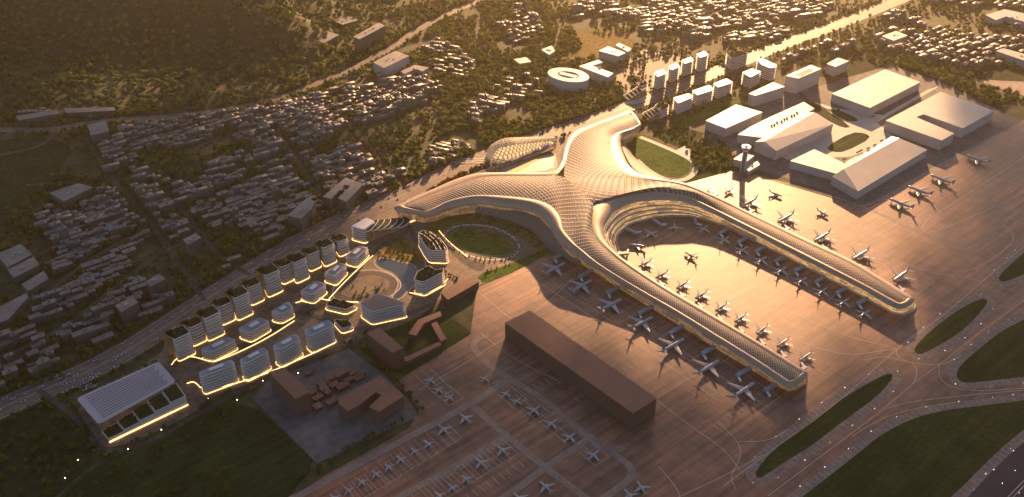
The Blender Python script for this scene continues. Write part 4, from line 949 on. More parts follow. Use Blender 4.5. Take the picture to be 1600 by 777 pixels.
# brown blocks near the military compound
big = block([(789, 505), (828, 486), (1026, 623), (989, 646)], 34, 'very long brown slab building standing on the apron south of the near pier', 'hangar', 'brown', 'brownroof', 'long_hangar', grow=0)
mb = MB(); a, b = G(884, 571, 35), G(920, 548, 35); d = (b-a).normalized(); s = Vector((-d.y, d.x, 0))*0.4; mb.prism([(a-s).xy, (b-s).xy, (b+s).xy, (a+s).xy], 34.92, 35.1); mb.build('roof_joint', M['roofdark'], big)
block([(420, 582), (443.5, 575), (483.7, 613), (462, 624)], 42, 'tall brown slab beside the last rounded office of the front row', 'building', 'brown', 'brownroof', 'slab_building')
block([(573, 521), (593, 512), (629, 544), (613, 552)], 40, 'tall brown slab on the edge of the dark lawn', 'building', 'brown', 'brownroof', 'slab_building')
block([(689, 458), (724, 436), (748, 441), (700, 469)], 14, 'small brown shed beside the apron corner, below the oval lawn', 'shed', 'brown', 'brownroof', 'brown_shed')
block([(638, 522), (654, 500), (688, 487), (690, 494), (662, 506), (650, 525)], 10, 'low brown bent building between the campus and the dark lawn', 'building', 'brown', 'brownroof', 'bent_building')
block([(631, 560), (686, 535), (690, 539), (634, 566)], 8, 'low brown bar along the near side of the dark lawn', 'building', 'brown', 'brownroof', 'low_bar_building')
block([(674, 507), (682, 503), (697, 530), (689, 534)], 8, 'low narrow brown wing at the right side of the dark lawn', 'building', 'brown', 'brownroof', 'low_bar_building')
block([(530, 621), (578, 597), (594, 587), (631, 619), (592, 644), (577, 636), (597, 618), (587, 613), (563, 632), (544, 643), (529, 631)], 26, 'wide brown block with a notch in its near side, in the grey compound', 'building', 'brown', 'brownroof', 'compound_block')
CL = [(505, 597, 20, 14, 9), (517, 588, 22, 13, 10), (533, 581, 26, 16, 11), (548, 580, 12, 20, 8), (522, 600, 16, 12, 8), (506, 606, 14, 12, 9), (535, 602, 22, 12, 7), (559, 586, 26, 8, 6), (497, 620, 18, 10, 7), (487, 612, 12, 12, 7), (518, 626, 20, 12, 8), (496, 634, 14, 14, 7), (545, 592, 16, 10, 7), (562, 590, 18, 8, 5), (482, 582, 12, 8, 5), (512, 612, 10, 10, 10)]
for i, (x, y, w, d, h) in enumerate(CL):
    p = rect(x, y, w, d, AA, h); c = centroid(p); root = empty('compound_hut', c, 'small brown flat-roofed hut in the cluster at the heart of the grey compound', 'hut', 'huts in the grey compound')
    V, Fc = prism_vf(p, 0, h, False); mesh('wall', V, Fc, M['brown'], root); mb = MB(); mb.prism(offset(p, .3), h, h+.6); mb.build('roof', M['brownroof'], root); block_out(p, 2)
# northern development: banded towers along the road
NT = [([(1021, 114), (1036, 108), (1043, 115), (1027, 121)], 40), ([(1043, 105), (1057, 98.5), (1063, 105), (1049, 110.5)], 40), ([(1064, 95), (1080, 89), (1084, 95.5), (1070, 100.5)], 40), ([(1087.5, 85.5), (1101, 80), (1108, 86.5), (1093, 91)], 46)]
for i, (q, h) in enumerate(NT):
    office(GP(q, h), h, f'{ORD[i]} slim white-topped banded tower from the left, beyond the green roadside strip', 'tower block', 'back row of the far development', 'tower_block', roof='white', light=False, over=0.5, fl=6)
NT = [([(1051, 153.5), (1076.6, 146), (1084, 152.5), (1059, 162.5)], 34), ([(1080.5, 142.6), (1109, 133), (1116, 141), (1089, 149.8)], 34), ([(1113.7, 131), (1135, 123), (1146.5, 129.5), (1121.4, 137.5)], 36)]
for i, (q, h) in enumerate(NT):
    office(GP(q, h), h, f'{ORD[i]} broad white-roofed banded block from the left, on the near side of the road', 'office building', 'front row of the far development', 'office_building', roof='white', light=False, over=0.5, fl=6)
office(GP([(1134, 82), (1163, 79.5), (1171, 84), (1143, 92.4)], 38), 38, 'banded block with a sunken green roof court in the far development', 'office building', name='court_building', roof='garden', light=False, seed=41, fl=6)
office(GP([(1182, 91.7), (1191, 91.5), (1214, 102), (1212, 106), (1203, 107.3), (1188, 101)], 40), 40, 'teardrop-shaped white-roofed tower at the right end of the far development', 'tower block', name='teardrop_tower', roof='white', light=False, fl=6)
office(GP([(1158.8, 114), (1174, 107.5), (1190.4, 112.5), (1173, 121.8)], 38), 38, 'cream-topped banded block beside the teardrop-shaped tower', 'office building', name='office_building', roof='white', light=False, fl=6)
def stepped(top, h, steps, label, name, group=None):
    root = office(GP(top, h), h, label, 'stepped building', name=name, roof='garden', light=False, seed=50)
    mb = MB(); gb = MB()
    for q, z in steps:
        p = GP(q, z); mb.prism(p, z-1.5, z); V, Fc, U = wall_uv(offset(p, -1.5), 0, z-1.5); mesh('glass_wall', V, Fc, M['bglass'], root, uvs=U); gb.prism(offset(p, -1.5), z, z+.5); block_out(p, 3)
    mb.build('terrace_bands', M['slab'], root); gb.build('terrace_garden', M['rgarden'], root)
stepped([(1023, 164), (1034, 158.5), (1046, 164), (1045, 168), (1032, 173.5)], 26, [([(1023-5*k, 167+2.6*k), (1028-5*k, 163.5+2.6*k), (1037-5*k, 171+3*k), (1032-5*k, 175+3*k)], 23-k*4) for k in range(5)], 'stepped building with a green roof at the foot of the white front row', 'stepped_building')
stepped([(996, 132), (1008, 125.6), (1014, 130.5), (1001, 136)], 26, [([(996-5.5*k, 135+3.4*k), (1001-5.5*k, 132+3.4*k), (1009-5.5*k, 138+3.6*k), (1004-5.5*k, 142+3.6*k)], 23-k*4) for k in range(5)], 'stepped building of planted terraces left of the white back row', 'stepped_building')
sheet('water', [(969, 160), (985, 158), (1005, 150), (1019, 149), (1020, 154), (1000, 162), (980, 164)], M['white_ground'], it=1)
# sunlit oval letter-shaped building and L-shaped neighbours in the old town
el = []; cc = G(888, 117, 30)
for k in range(28): a = k/28*2*math.pi; el.append(Vector((cc.x+62*math.cos(a)*math.cos(-.55)-44*math.sin(a)*math.sin(-.55), cc.y+62*math.cos(a)*math.sin(-.55)+44*math.sin(a)*math.cos(-.55), 0)))
ov = empty('oval_building', centroid(el), 'dark oval building with a ring-shaped pale roof among the fields behind the terminal', 'stadium')
V, Fc = prism_vf(el, 0, 30, False); mesh('wall', V, Fc, M['mass'], ov)
inn = [Vector((cc.x, cc.y, 0)).lerp(v, 0.52) for v in el]; V = []; Fc = []
for a, b in zip(el, inn): V += [(a.x, a.y, 30.2), (b.x, b.y, 30.2)]
for i in range(28): j = (i+1) % 28; Fc.append((2*i, 2*j, 2*j+1, 2*i+1))
mesh('roof', V, Fc, M['massroof'], ov); mb = MB(); mb.prism(inn, 18, 20); mb.build('courtyard_floor', M['roofdark'], ov)
V = []; Fc = []
for b in inn: V += [(b.x, b.y, 20), (b.x, b.y, 30.2)]
for i in range(28): j = (i+1) % 28; Fc.append((2*i+1, 2*j+1, 2*j, 2*i))
mesh('courtyard_wall', V, Fc, M['mass'], ov)
mb = MB(); e = Vector((math.cos(-.55), math.sin(-.55), 0)); q = Vector((cc.x, cc.y, 0)); mb.box((q.x, q.y, 20), (54, 16, 10), -.55); mb.build('crossing_wing', M['massroof'], ov); block_out(el, 8)
OLD = [([(905, 104), (935, 94), (941, 98), (925, 103), (958, 115), (950, 121)], 26, 'bent pale-roofed building just right of the oval building'), ([(936, 80), (950, 73), (977, 83), (966, 88)], 24, 'broad pale-roofed block above the bent building'),
       ([(962, 71), (968, 68), (986, 77), (981, 81)], 22, 'narrow pale-roofed bar beside the broad block'), ([(846, 78), (862, 72), (867, 80), (858, 86)], 18, 'small square block left of the oval building'),
       ([(803, 93), (822, 90), (830, 97), (812, 100)], 14, 'low dark block left of the oval building across the trees'), ([(447, 42), (463, 34), (530, 55), (506, 68)], 22, 'large dark flat shed below the forested hill'),
       ([(519, 32), (545, 26), (560, 32), (535, 39)], 16, 'small flat shed behind the large dark shed'), ([(552, 58), (592, 36), (601, 41), (562, 62)], 40, 'long tall slab block beside the curving road'),
       ([(583, 98), (618, 80), (639, 88), (600, 107)], 32, 'tall square block at the roadside above the dense town'), ([(626, 112), (648, 102), (670, 106), (660, 112), (650, 108), (632, 116)], 18, 'bent low block right of the tall roadside block'),
       ([(505, 308), (540, 278), (568, 288), (541, 316), (528, 310), (548, 291), (538, 289), (518, 311)], 26, 'U-shaped dark block beside the highway trees'), ([(449, 337), (480, 310), (492, 315), (487, 326), (470, 342)], 32, 'square dark block left of the U-shaped block'),
       ([(0, 480), (42, 458), (44, 465), (12, 500), (-20, 512)], 14, 'wide low dark shed at the left edge of the town'), ([(-6, 398), (32, 382), (50, 398), (12, 418)], 16, 'first long dark shed of the row at the left edge'), ([(12, 422), (52, 402), (62, 414), (22, 434)], 16, 'second long dark shed of the row at the left edge'),
       ([(34, 445), (68, 424), (76, 436), (44, 455)], 16, 'third long dark shed of the row at the left edge'), ([(78, 302), (122, 287), (145, 293), (100, 315)], 22, 'dark winged block between the grassland and the town'),
       ([(25, 182), (90, 172), (92, 178), (30, 188)], 14, 'long low dark sheds under the hill'), ([(100, 170), (178, 168), (180, 173), (104, 177)], 12, 'long thin shed under the hill right of the low sheds'), ([(137, 196), (165, 189), (170, 205), (142, 212)], 26, 'dark square tower block beside the wide road under the hill'),
       ([(228, 440), (248, 429), (258, 436), (236, 448)], 30, 'dark cube block near the highway curve'), ([(180, 478), (206, 464), (216, 473), (190, 488)], 28, 'dark cube block above the first green-roofed tower'),
       ([(286, 375), (306, 365), (314, 372), (294, 383)], 30, 'dark cube block beside the lane through the dense town'), ([(1378, 57), (1400, 49), (1418, 56), (1396, 64)], 18, 'pale square house in the sunlit quarter on the right'), ([(1380, 170-110), (1386, 58), (1390, 60), (1384, 64)], 10, 'tiny shed next to the pale square house'),
       ([(1556, 80), (1568, 76), (1640, 96), (1626, 104)], 20, 'walled dark block at the right edge of the picture'), ([(1540, 24), (1570, 15), (1640, 30), (1612, 38), (1572, 26), (1556, 32)], 20, 'L-shaped pale block in the upper right corner'),
       ([(230, -8), (300, -30), (352, -14), (345, 4), (280, 8), (250, 4)], 30, 'grey quarry building on the far shoulder of the hill')]
for q, h, lab in OLD:
    nm = 'shed' if 'shed' in lab else 'block_building'
    r = block(q, h, lab, 'shed' if 'shed' in lab else 'building', 'hw' if q[0][0] < 560 else 'mass', 'hr' if q[0][0] < 700 else 'massroof', nm, vents=3 if h > 15 else 0)
    if 'quarry' in lab: r.location.z = hill_h(r.location.x, r.location.y)*0.6
# control tower on its podium
tc_ = G(1160, 268); tw = empty('control_tower', Vector((tc_.x, tc_.y, 0)), 'slim control tower with a white cap and lit cab, rising beside the grey podium', 'control tower')
mb = MB()
def ring(r, k=10): return [(tc_.x+r*math.cos(a), tc_.y+r*math.sin(a)) for a in [i*2*math.pi/k for i in range(k)]]
def frus(mb, r0, r1, z0, z1, k=12):
    V = [(*p, z0) for p in ring(r0, k)]+[(*p, z1) for p in ring(r1, k)]; Fc = [(i, (i+1) % k, k+(i+1) % k, k+i) for i in range(k)]+[tuple(range(k, 2*k)), tuple(reversed(range(k)))]; mb.add(V, Fc)
frus(mb, 7.2, 6.0, 0, 56); mb.build('shaft', M['towerglass'], tw)
mb = MB()
for k in range(4): a = k*math.pi/2+.5; mb.box((tc_.x+6.6*math.cos(a), tc_.y+6.6*math.sin(a), 0), (1.6, 1.6, 57), a)
mb.build('fins', M['white'], tw)
mb = MB(); frus(mb, 6, 9.5, 56, 61); mb.build('collar', M['white'], tw)
mb = MB(); frus(mb, 8.6, 10, 61, 66); mb.build('cab', M['bglass'], tw)
mb = MB(); frus(mb, 11.5, 11.0, 66, 67.6); frus(mb, 4, 3, 67.6, 70); mb.build('roof_cap', M['whiteroof'], tw)
mb = MB(); frus(mb, .35, .15, 70, 78, 6); mb.build('antenna', M['white'], tw)
block([(1146, 249), (1160, 240), (1178, 244), (1165, 254)], 18, 'grey podium block with a raised parapet at the foot of the control tower', 'podium', 'mass', 'massroof', 'podium_building', vents=2)
block([(1164, 263), (1184, 252), (1187, 258), (1170, 268)], 10, 'low two-step annex right of the control tower', 'annex', 'mass', 'massroof', 'annex_building', vents=1)
# ------------------------------------------------------------------ aircraft
def lathe_x(prof, k=12, zc=0.0, y0=0.0):
    V = []; Fc = []
    for x, r, dz in prof:
        for i in range(k): a = 2*math.pi*i/k; V.append((x, y0+r*math.cos(a), zc+dz+r*math.sin(a)))
    n = len(prof)
    for j in range(n-1):
        for i in range(k): Fc.append((j*k+i, j*k+(i+1) % k, (j+1)*k+(i+1) % k, (j+1)*k+i))
    Fc += [tuple(reversed(range(k))), tuple((n-1)*k+i for i in range(k))]
    return V, Fc
def foil(root, tip, t0, t1, vert=False):
    "lifting surface from root (le_x, te_x, y, z) to tip (same)"
    V = []; K = 6
    for (le, te, y, z), t in ((root, t0), (tip, t1)):
        c = te-le
        for fx, fz in ((0, 0), (0.12, 0.7), (0.4, 1), (1, 0.05), (0.4, -0.7), (0.12, -0.5)):
            x = le+c*fx; d = fz*t
            V.append((x, d, z) if vert else (x, y, z+d))
    Fc = [(i, (i+1) % K, K+(i+1) % K, K+i) for i in range(K)]+[tuple(reversed(range(K))), tuple(range(K, 2*K))]
    return V, Fc
def child(name, V, Fc, m, root, smooth=False):
    o = mesh(name, V, Fc, m, smooth=smooth); o.parent = root; return o
def make_plane(L, span, R, label, group, tailmat='plane', body='plane', nm='airliner', big=False):
    root = empty(nm, (0, 0, 0), label, 'aircraft', group)
    h = R*1.9     # axis height; nose towards -x, origin mid fuselage on the ground
    f = L/2
    V, Fc = lathe_x([(-f, R*.12, -R*.25), (-f+R*.5, R*.5, -R*.2), (-f+R*1.5, R*.85, -R*.05), (-f+R*3, R, 0), (f-R*7, R, 0), (f-R*4, R*.82, R*.15), (f-R*1.6, R*.45, R*.45), (f, R*.12, R*.7)], 12, h); child('fuselage', V, Fc, M[body], root, True)
    s = span/2
    for sd in (-1, 1):
        V, Fc = foil((-f*.30, f*.12, sd*R*.5, h-R*.5), (f*.16+s*.10, f*.16+s*.10+R*.9, sd*s, h-R*.5+s*.09), R*.28, R*.06); child('wing', V, Fc, M['plane' if body == 'plane' else body], root)
        V, Fc = foil((f*.76, f*.93, sd*R*.2, h+R*.55), (f*.93, f*1.0, sd*s*.36, h+R*.8), R*.12, R*.04); child('tailplane', V, Fc, M[body], root)
        ey = sd*s*.33; V, Fc = lathe_x([(-f*.30, R*.42, 0), (-f*.28, R*.5, 0), (-f*.12, R*.45, 0), (-f*.02, R*.28, 0)], 10, h-R*1.05, ey)
        e = child('engine', V, Fc, M['engine'], root, True)
        mb = MB(); mb.box((-f*.13, ey, h-R*.75), (f*.16, R*.15, R*.4)); child('pylon', mb.V, mb.F, M['planegrey'], e)
        mb = MB(); mb.box((f*.06, sd*R*.9, 0), (R*.9, R*.4, h-R*.4)); child('landing_gear', mb.V, mb.F, M['tyre'], root)
    mb = MB(); mb.box((-f*.76, 0, 0), (R*.5, R*.3, h-R*.6)); child('landing_gear', mb.V, mb.F, M['tyre'], root)
    V, Fc = foil((f*.66, f*.93, 0, h+R*.6), (f*.94, f*1.04, 0, h+R*.6+L*.155), R*.2, R*.06, True); child('tail_fin', V, Fc, M[tailmat], root)
    mb = MB(); mb.box((-f+R*1.15, 0, h+R*.28), (R*.7, R*1.15, R*.28)); child('cockpit_window', mb.V, mb.F, M['cargl'], root)
    return root
def copy_tree(o, parent=None):
    c = o.copy(); C.objects.link(c)
    if parent is not None: c.parent = parent
    for ch in o.children: copy_tree(ch, c)
    return c
PROTO = {}
def place_plane(kind, nose, tail, label, group, cat='aircraft', zoff=0):
    spec = {'wide': (60, 58, 3.0, 'wide_body_jet'), 'narrow': (38, 35, 1.95, 'narrow_body_jet'), 'small': (22, 21, 1.25, 'small_jet'), 'mid': (30, 29, 1.6, 'regional_jet'), 'red': (38, 35, 1.95, 'narrow_body_jet'), 'dark': (34, 32, 1.8, 'dark_jet')}[kind]
    if kind not in PROTO:
        r = make_plane(spec[0], spec[1], spec[2], label, group, 'red' if kind == 'red' else 'planegrey' if kind in ('wide', 'small') else 'plane', 'planegrey' if kind == 'dark' else 'plane', spec[3]); PROTO[kind] = r
        if kind == 'red':
            for c in r.children:
                if c.name.startswith(('tail',)): c.data.materials[0] = M['red']
    else: r = copy_tree(PROTO[kind])
    a, b = G(*nose, 5), G(*tail, 8); d = b-a; c = (a+b)/2; r.location = (c.x, c.y, 0.6); r.rotation_euler = (0, 0, math.atan2(d.y, d.x))
    r['label'] = label; r['group'] = group; r['category'] = cat
    return r
def rows(lst, kind, lab, group):
    for i, (a, b) in enumerate(lst): place_plane(kind, a, b, lab.format(ORD[i] if i < len(ORD) else 'last'), group)
rows([((882, 412), (852, 426)), ((925.5, 438), (893, 454)), ((972, 467), (938, 484)), ((1022, 495), (985, 513)), ((1071, 529), (1033, 549)), ((1126, 562), (1089, 584)), ((1181, 597), (1144, 621))], 'wide',
     '{} large silver airliner from the left outside the near pier', 'large airliners outside the near pier')
rows([((996, 417), (1020, 404)), ((1024, 434), (1044, 422)), ((1056, 451), (1076, 437)), ((1085.5, 466), (1106, 453)), ((1117, 486), (1137, 471)), ((1147, 503), (1167, 488)), ((1180.5, 523), (1201, 505)), ((1213, 542), (1234, 526)), ((1249, 564), (1269, 548))], 'narrow',
     '{} small-winged airliner counted from the horseshoe along the inner side of the near pier', 'airliners inside the near pier')
rows([((1107, 351), (1093, 362)), ((1141, 368), (1124, 379)), ((1170, 384), (1152, 395)), ((1199, 400), (1181, 411)), ((1230, 415.6), (1212, 427)), ((1262, 432), (1244, 443)), ((1294, 448), (1276, 460)), ((1328, 465), (1309, 477)), ((1361, 483), (1342, 494))], 'narrow',
     '{} airliner counted from the horseshoe, standing in the shade inside the far pier', 'airliners inside the far pier')
rows([((1156, 325), (1186, 307)), ((1212, 350), (1243, 331)), ((1269, 380), (1300, 360)), ((1329, 408), (1360, 388)), ((1393, 442), (1422, 420))], 'wide',
     '{} large airliner from the left along the sunlit outer side of the far pier', 'large airliners outside the far pier')
rows([((1389, 311), (1428, 325)), ((1419, 292), (1456, 304)), ((1454, 274), (1491, 287)), ((1510, 243), (1548, 255))], 'wide', '{} big silver airliner from the left parked on the open apron below the flat hangar', 'airliners on the right-hand apron')
place_plane('red', (1052.7, 348), (1057, 360), 'airliner with a red tail at the head of the horseshoe', 'airliners at the head of the horseshoe')
place_plane('narrow', (1005.6, 358), (1027, 369), 'airliner parked left of the red-tailed one at the head of the horseshoe', 'airliners at the head of the horseshoe')
place_plane('narrow', (982, 381), (1011, 383), 'airliner pointing left against the western curve of the horseshoe wall', 'airliners at the head of the horseshoe')
place_plane('dark', (1068, 392), (1092, 403), 'lone grey aircraft taxiing in the middle of the orange horseshoe apron', 'taxiing aircraft')
place_plane('dark', (1224, 307), (1200, 296), 'grey aircraft taxiing on the yellow sunlit apron near the control tower', 'taxiing aircraft')
place_plane('dark', (1297, 339), (1274, 324), 'grey aircraft taxiing between the gabled hangar and the far pier', 'taxiing aircraft')
place_plane('mid', (1104, 301), (1110, 290), 'dark aircraft nearest the gardens at the root of the far pier', 'aircraft near the gardens')
place_plane('dark', (1130, 303), (1148, 291), 'dark aircraft beside the tower shadow at the root of the far pier', 'aircraft near the gardens')
rows([((718, 645), (736, 658)), ((684, 662), (702, 676))], 'mid', '{} larger jet from the right at the top of the lower-left parking row', 'jets in the lower-left parking row')
rows([((664, 688), (674, 695)), ((642, 699), (653, 707)), ((620, 712), (631, 719)), ((601, 724), (613, 731)), ((581, 735), (593, 742)), ((559, 747), (571, 755)), ((538, 760), (550, 768)), ((516, 772), (528, 780))], 'small', '{} little jet below the two larger ones in the lower-left parking row', 'jets in the lower-left parking row')
rows([((775, 694), (795, 709)), ((742, 714), (761, 728))], 'mid', '{} larger jet from the right in the second lower parking row', 'jets in the second parking row')
rows([((723, 742), (733, 750)), ((701, 755), (712, 764)), ((680, 768), (692, 776))], 'small', '{} little jet in the second lower parking row', 'jets in the second parking row')
rows([((679, 587), (666, 598)), ((693, 602), (679, 612)), ((710, 614), (695, 624)), ((765, 584), (751, 594)), ((797, 607), (784, 618)), ((814, 619), (802, 630))], 'small', '{} small business jet from the upper left on the quiet apron beside the compound', 'small jets beside the compound')
rows([((844, 633), (826, 645)), ((871, 654), (853, 666)), ((900, 675), (881, 688)), ((937, 702), (918, 716))], 'mid', '{} regional jet from the left below the long brown hangar', 'regional jets below the long hangar')
place_plane('mid', (843.5, 751), (862, 766), 'regional jet at the bottom of the picture below the crossing taxi lanes', 'jets at the bottom edge')
place_plane('mid', (803, 770), (820, 783), 'regional jet cut by the bottom edge left of its neighbour', 'jets at the bottom edge')
place_plane('mid', (978, 766), (990, 778), 'left one of two regional jets at the bottom edge right of the taxi lane bend', 'jets at the bottom edge')
place_plane('mid', (997, 753), (1008, 767), 'right one of two regional jets at the bottom edge right of the taxi lane bend', 'jets at the bottom edge')

# ------------------------------------------------------------------ airfield lights
lp = None
for q in LAMPS:
    px_ok = True
    if lp is None:
        lp = empty('airfield_light', (q.x, q.y, 0), 'small glowing edge light on the pale shoulder of the grass islands', 'airfield light', 'airfield edge lights')
        mb = MB(); mb.box((0, 0, 0), (.5, .5, 1.2)); child('post', mb.V, mb.F, M['white'], lp)
        V, Fc = lathe_x([(-.4, .25, 0), (-.2, .42, 0), (.2, .42, 0), (.4, .25, 0)], 8, 1.5); child('lamp_glass', V, Fc, M['lamp'], lp); r = lp
    else: r = copy_tree(lp)
    r.location = (q.x, q.y, 0.3); r.scale = (.6, .6, .6)

# ------------------------------------------------------------------ cars on the highway
def car_proto():
    root = empty('car', (0, 0, 0), 'white car on the highway', 'car', 'cars on the highway')
    mb = MB(); mb.prism([(-2.4, -.95), (2.4, -.95), (2.55, 0), (2.4, .95), (-2.4, .95), (-2.5, 0)], .35, 1.0, True); child('body', mb.V, mb.F, M['car'], root)
    V = [(-1.6, -.85, 1.0), (1.1, -.85, 1.0), (1.1, .85, 1.0), (-1.6, .85, 1.0), (-1.2, -.7, 1.6), (.5, -.7, 1.6), (.5, .7, 1.6), (-1.2, .7, 1.6)]
    child('cabin', V, [(0, 1, 5, 4), (1, 2, 6, 5), (2, 3, 7, 6), (3, 0, 4, 7), (4, 5, 6, 7)], M['cargl'], root)
    for x in (-1.5, 1.5):
        for y in (-.85, .85):
            V, Fc = lathe_x([(-.12, .34, 0), (.12, .34, 0)], 8, 0); V = [(x+v[1], y+v[0], .34+v[2]) for v in V]; child('wheel', V, Fc, M['tyre'], root)
    return root
cp = car_proto(); rc = random.Random(5); used = False
segs = []; acc = 0
for i in range(len(hp)-1): segs.append((acc, hp[i], hp[i+1])); acc += (hp[i+1]-hp[i]).length
def on_hwy(s, off):
    for k, (a0, a, b) in enumerate(segs):
        L = (b-a).length
        if s < a0+L: t = (s-a0)/L; d = (b-a).normalized(); return a.lerp(b, t)+Vector((-d.y, d.x, 0))*off, math.atan2(d.y, d.x)
    return None
s0 = 0; spots = []
while s0 < acc:
    s0 += rc.uniform(7, 17); off = rc.choice([-23, -18.5, -9, -5, 5, 9, 18.5, 23]); r = on_hwy(s0, off)
    if r is None: break
    p, a = r; scr = p - Vector((0, 0, H)); zc = scr.y*CT-(-H)*0+0
    fwd = p.y*CT+H*ST; px = 800+F*p.x/fwd; py = 388.5-F*((p.y*ST)-H*CT)/fwd
    if -5 < px < 640 and py < 780: spots.append((p, a+(math.pi if off > 0 else 0), px))
for i in range(34):    # parked cars in the lot by the garage
    p = G(85+rc.uniform(0, 70), 592+rc.uniform(-8, 22)); spots.append((p, AA+rc.choice([0, math.pi]), 100))
random.Random(2).shuffle(spots)
for p, a, px in spots[:230]:
    lot = px == 100
    r = cp if not used else copy_tree(cp); used = True
    r.location = (p.x, p.y, ZL[0]+.05); r.rotation_euler = (0, 0, a); r.scale = (1.35, 1.35, 1.35)
    if lot: r['label'] = 'white car parked in the scattered lot left of the garage'; r['group'] = 'cars parked by the garage'
    elif px < 260: r['label'] = 'white car on the highway stretch behind the garage'; r['group'] = 'cars behind the garage'
    elif px < 450: r['label'] = 'white car on the highway beside the green-roofed towers'; r['group'] = 'cars beside the towers'
    else: r['label'] = 'white car on the highway between the towers and the terminal arm'; r['group'] = 'cars near the terminal arm'

# ------------------------------------------------------------------ town houses
rh = random.Random(11)
HM = []
def house_variant(i):
    w, d = [(12, 10), (16, 11), (22, 12), (13, 13), (34, 12), (15, 9)][i % 6]; h = 12
    mw = MB(); mw.prism([(-w/2, -d/2), (w/2, -d/2), (w/2, d/2), (-w/2, d/2)], 0, h, False)
    mr = MB(); q = [(-w/2-.4, -d/2-.4), (w/2+.4, -d/2-.4), (w/2+.4, d/2+.4), (-w/2-.4, d/2+.4)]; mr.prism(q, h, h+.5)
    x = rh.uniform(-w*.25, w*.25); y = rh.uniform(-d*.2, d*.2); mr.box((x, y, h+.5), (4, 3.4, 2.2)); 
    if i % 2: mr.box((-x, y*.5, h+.5), (2.4, 2.4, 1.4))
    if i % 3 == 0: mr.box((0, -d/2+.3, h+.5), (w, .5, .8)); mr.box((0, d/2-.3, h+.5), (w, .5, .8))
    return mw, mr, w, d
VAR = [house_variant(i) for i in range(12)]
def project(p):
    fwd = p[1]*CT+(H-p[2])*ST
    return 800+F*p[0]/fwd, 388.5-F*(p[1]*ST-(H-p[2])*CT)/fwd
TOWN = [([(130, 212), (300, 186), (420, 172), (520, 140), (560, 108), (600, 112), (665, 122), (690, 140), (660, 165), (560, 205), (470, 235), (380, 262), (300, 285), (200, 290), (150, 260)], AA-0.06, 0.14, 'dense'),
        ([(560, 215), (650, 180), (720, 205), (745, 232), (700, 258), (640, 268), (590, 250)], AA-1.15, 0.45, 'dense'),
        ([(80, 310), (200, 296), (300, 292), (400, 265), (480, 240), (560, 230), (620, 262), (640, 285), (560, 325), (500, 345), (430, 385), (380, 418), (300, 462), (220, 505), (150, 545), (110, 540), (30, 500), (40, 440), (90, 400), (60, 350)], AA-0.04, 0.16, 'dense'),
        ([(-40, 520), (40, 520), (110, 560), (70, 600), (-60, 640)], AA, 0.65, 'dense'),
        ([(660, 62), (700, 66), (745, 100), (735, 125), (690, 118), (665, 100)], -0.5, 0.3, 'villa'),
        ([(895, 40), (905, -5), (1000, -15), (1140, -15), (1250, -10), (1300, 12), (1220, 62), (1130, 70), (1060, 62), (1010, 60), (1000, 30), (960, 30), (920, 20)], AA-0.25, 0.12, 'sunlit'),
        ([(1215, 95), (1260, 78), (1330, 62), (1350, 75), (1290, 90), (1230, 112)], AA, 0.2, 'right'),
        ([(1350, 42), (1460, -10), (1620, -10), (1640, 110), (1560, 120), (1500, 110), (1420, 90), (1380, 80)], AA, 0.55, 'right'),
        ([(780, 132), (830, 118), (850, 150), (830, 175), (740, 200), (710, 195), (740, 165)], AA-1.0, 0.6, 'villa'),
        ([(-60, 180), (100, 168), (190, 168), (185, 180), (20, 190), (-60, 195)], AA-.6, 0.5, 'dense'),
        ([(780, -20), (800, 0), (840, 30), (850, 60), (820, 90), (790, 60), (760, 20)], AA, 0.4, 'villa'),
        ([(470, 20), (560, -15), (640, -10), (600, 20), (560, 25)], AA, 0.75, 'villa')]
houses = []
for poly, ang, skip, kind in TOWN:
    wp = GP(poly); msk = raster(wp) & ~OCC
    e = Vector((math.cos(ang), math.sin(ang))); s = Vector((-e.y, e.x)); c = centroid(wp)
    R = max((Vector((v.x, v.y))-c.xy).length for v in wp)
    v = -R; row = 0
    while v < R:
        row += 1; depth = 15.5 if kind == 'dense' else 17; street = (9 if row % 7 == 0 else 0) + (2.0 if row % 2 == 0 else 0.6)
        if kind in ('villa', 'right', 'sunlit'): street += 7
        u = -R+rh.uniform(0, 20)
        while u < R:
            k = rh.randrange(12); w, d = VAR[k][2], VAR[k][3]; sc = rh.uniform(0.85, 1.2) * (1.35 if kind in ('right', 'sunlit') and rh.random() < .4 else 1)
            wx = w*sc; x, y = c.x+e.x*(u+wx/2)+s.x*v, c.y+e.y*(u+wx/2)+s.y*v
            blk = (math.sin(x*0.0123+y*0.004)+math.sin(y*0.0137-x*0.003)+math.sin((x+y)*0.021)*.6)
            ok = not occ(x, y) and occ(x, y, msk) and blk > -1.5+skip*2.4 and rh.random() > skip*0.35
            if ok:
                for q in ((-wx/2, -d/2), (wx/2, -d/2), (wx/2, d/2), (-wx/2, d/2)):
                    if occ(x+e.x*q[0]+s.x*q[1], y+e.y*q[0]+s.y*q[1]): ok = False; break
            if ok:
                hs = rh.choice([0.6, 0.8, 0.9, 1.0, 1.2, 1.4]) * (1.1+0.45*math.sin(x*0.01)*math.sin(y*.013)); 
                if rh.random() < .03: hs *= 1.9
                houses.append((x, y, ang+rh.gauss(0, .02), k, sc, hs, kind))
            u += wx+rh.choice([0.6, 0.8, 1.2, 2.5, 9 if rh.random() < .25 else 1.0])
        v += depth+street
pad = []
for (x, y, a, k, sc, hs, kind) in houses:
    w, d = VAR[k][2]*sc, VAR[k][3]*sc; r = 1
    i = int((x-GX0)/GC); j = int((y-GY0)/GC); q = max(1, int(min(w, d)/GC*.6))
    if 0 <= i < NX and 0 <= j < NY: OCC[j-q:j+q+1, i-q:i+q+1] = True
def vis(x, y, z=10):
    px, py = project((x, y, z)); return -15 < px < 1615 and -15 < py < 792
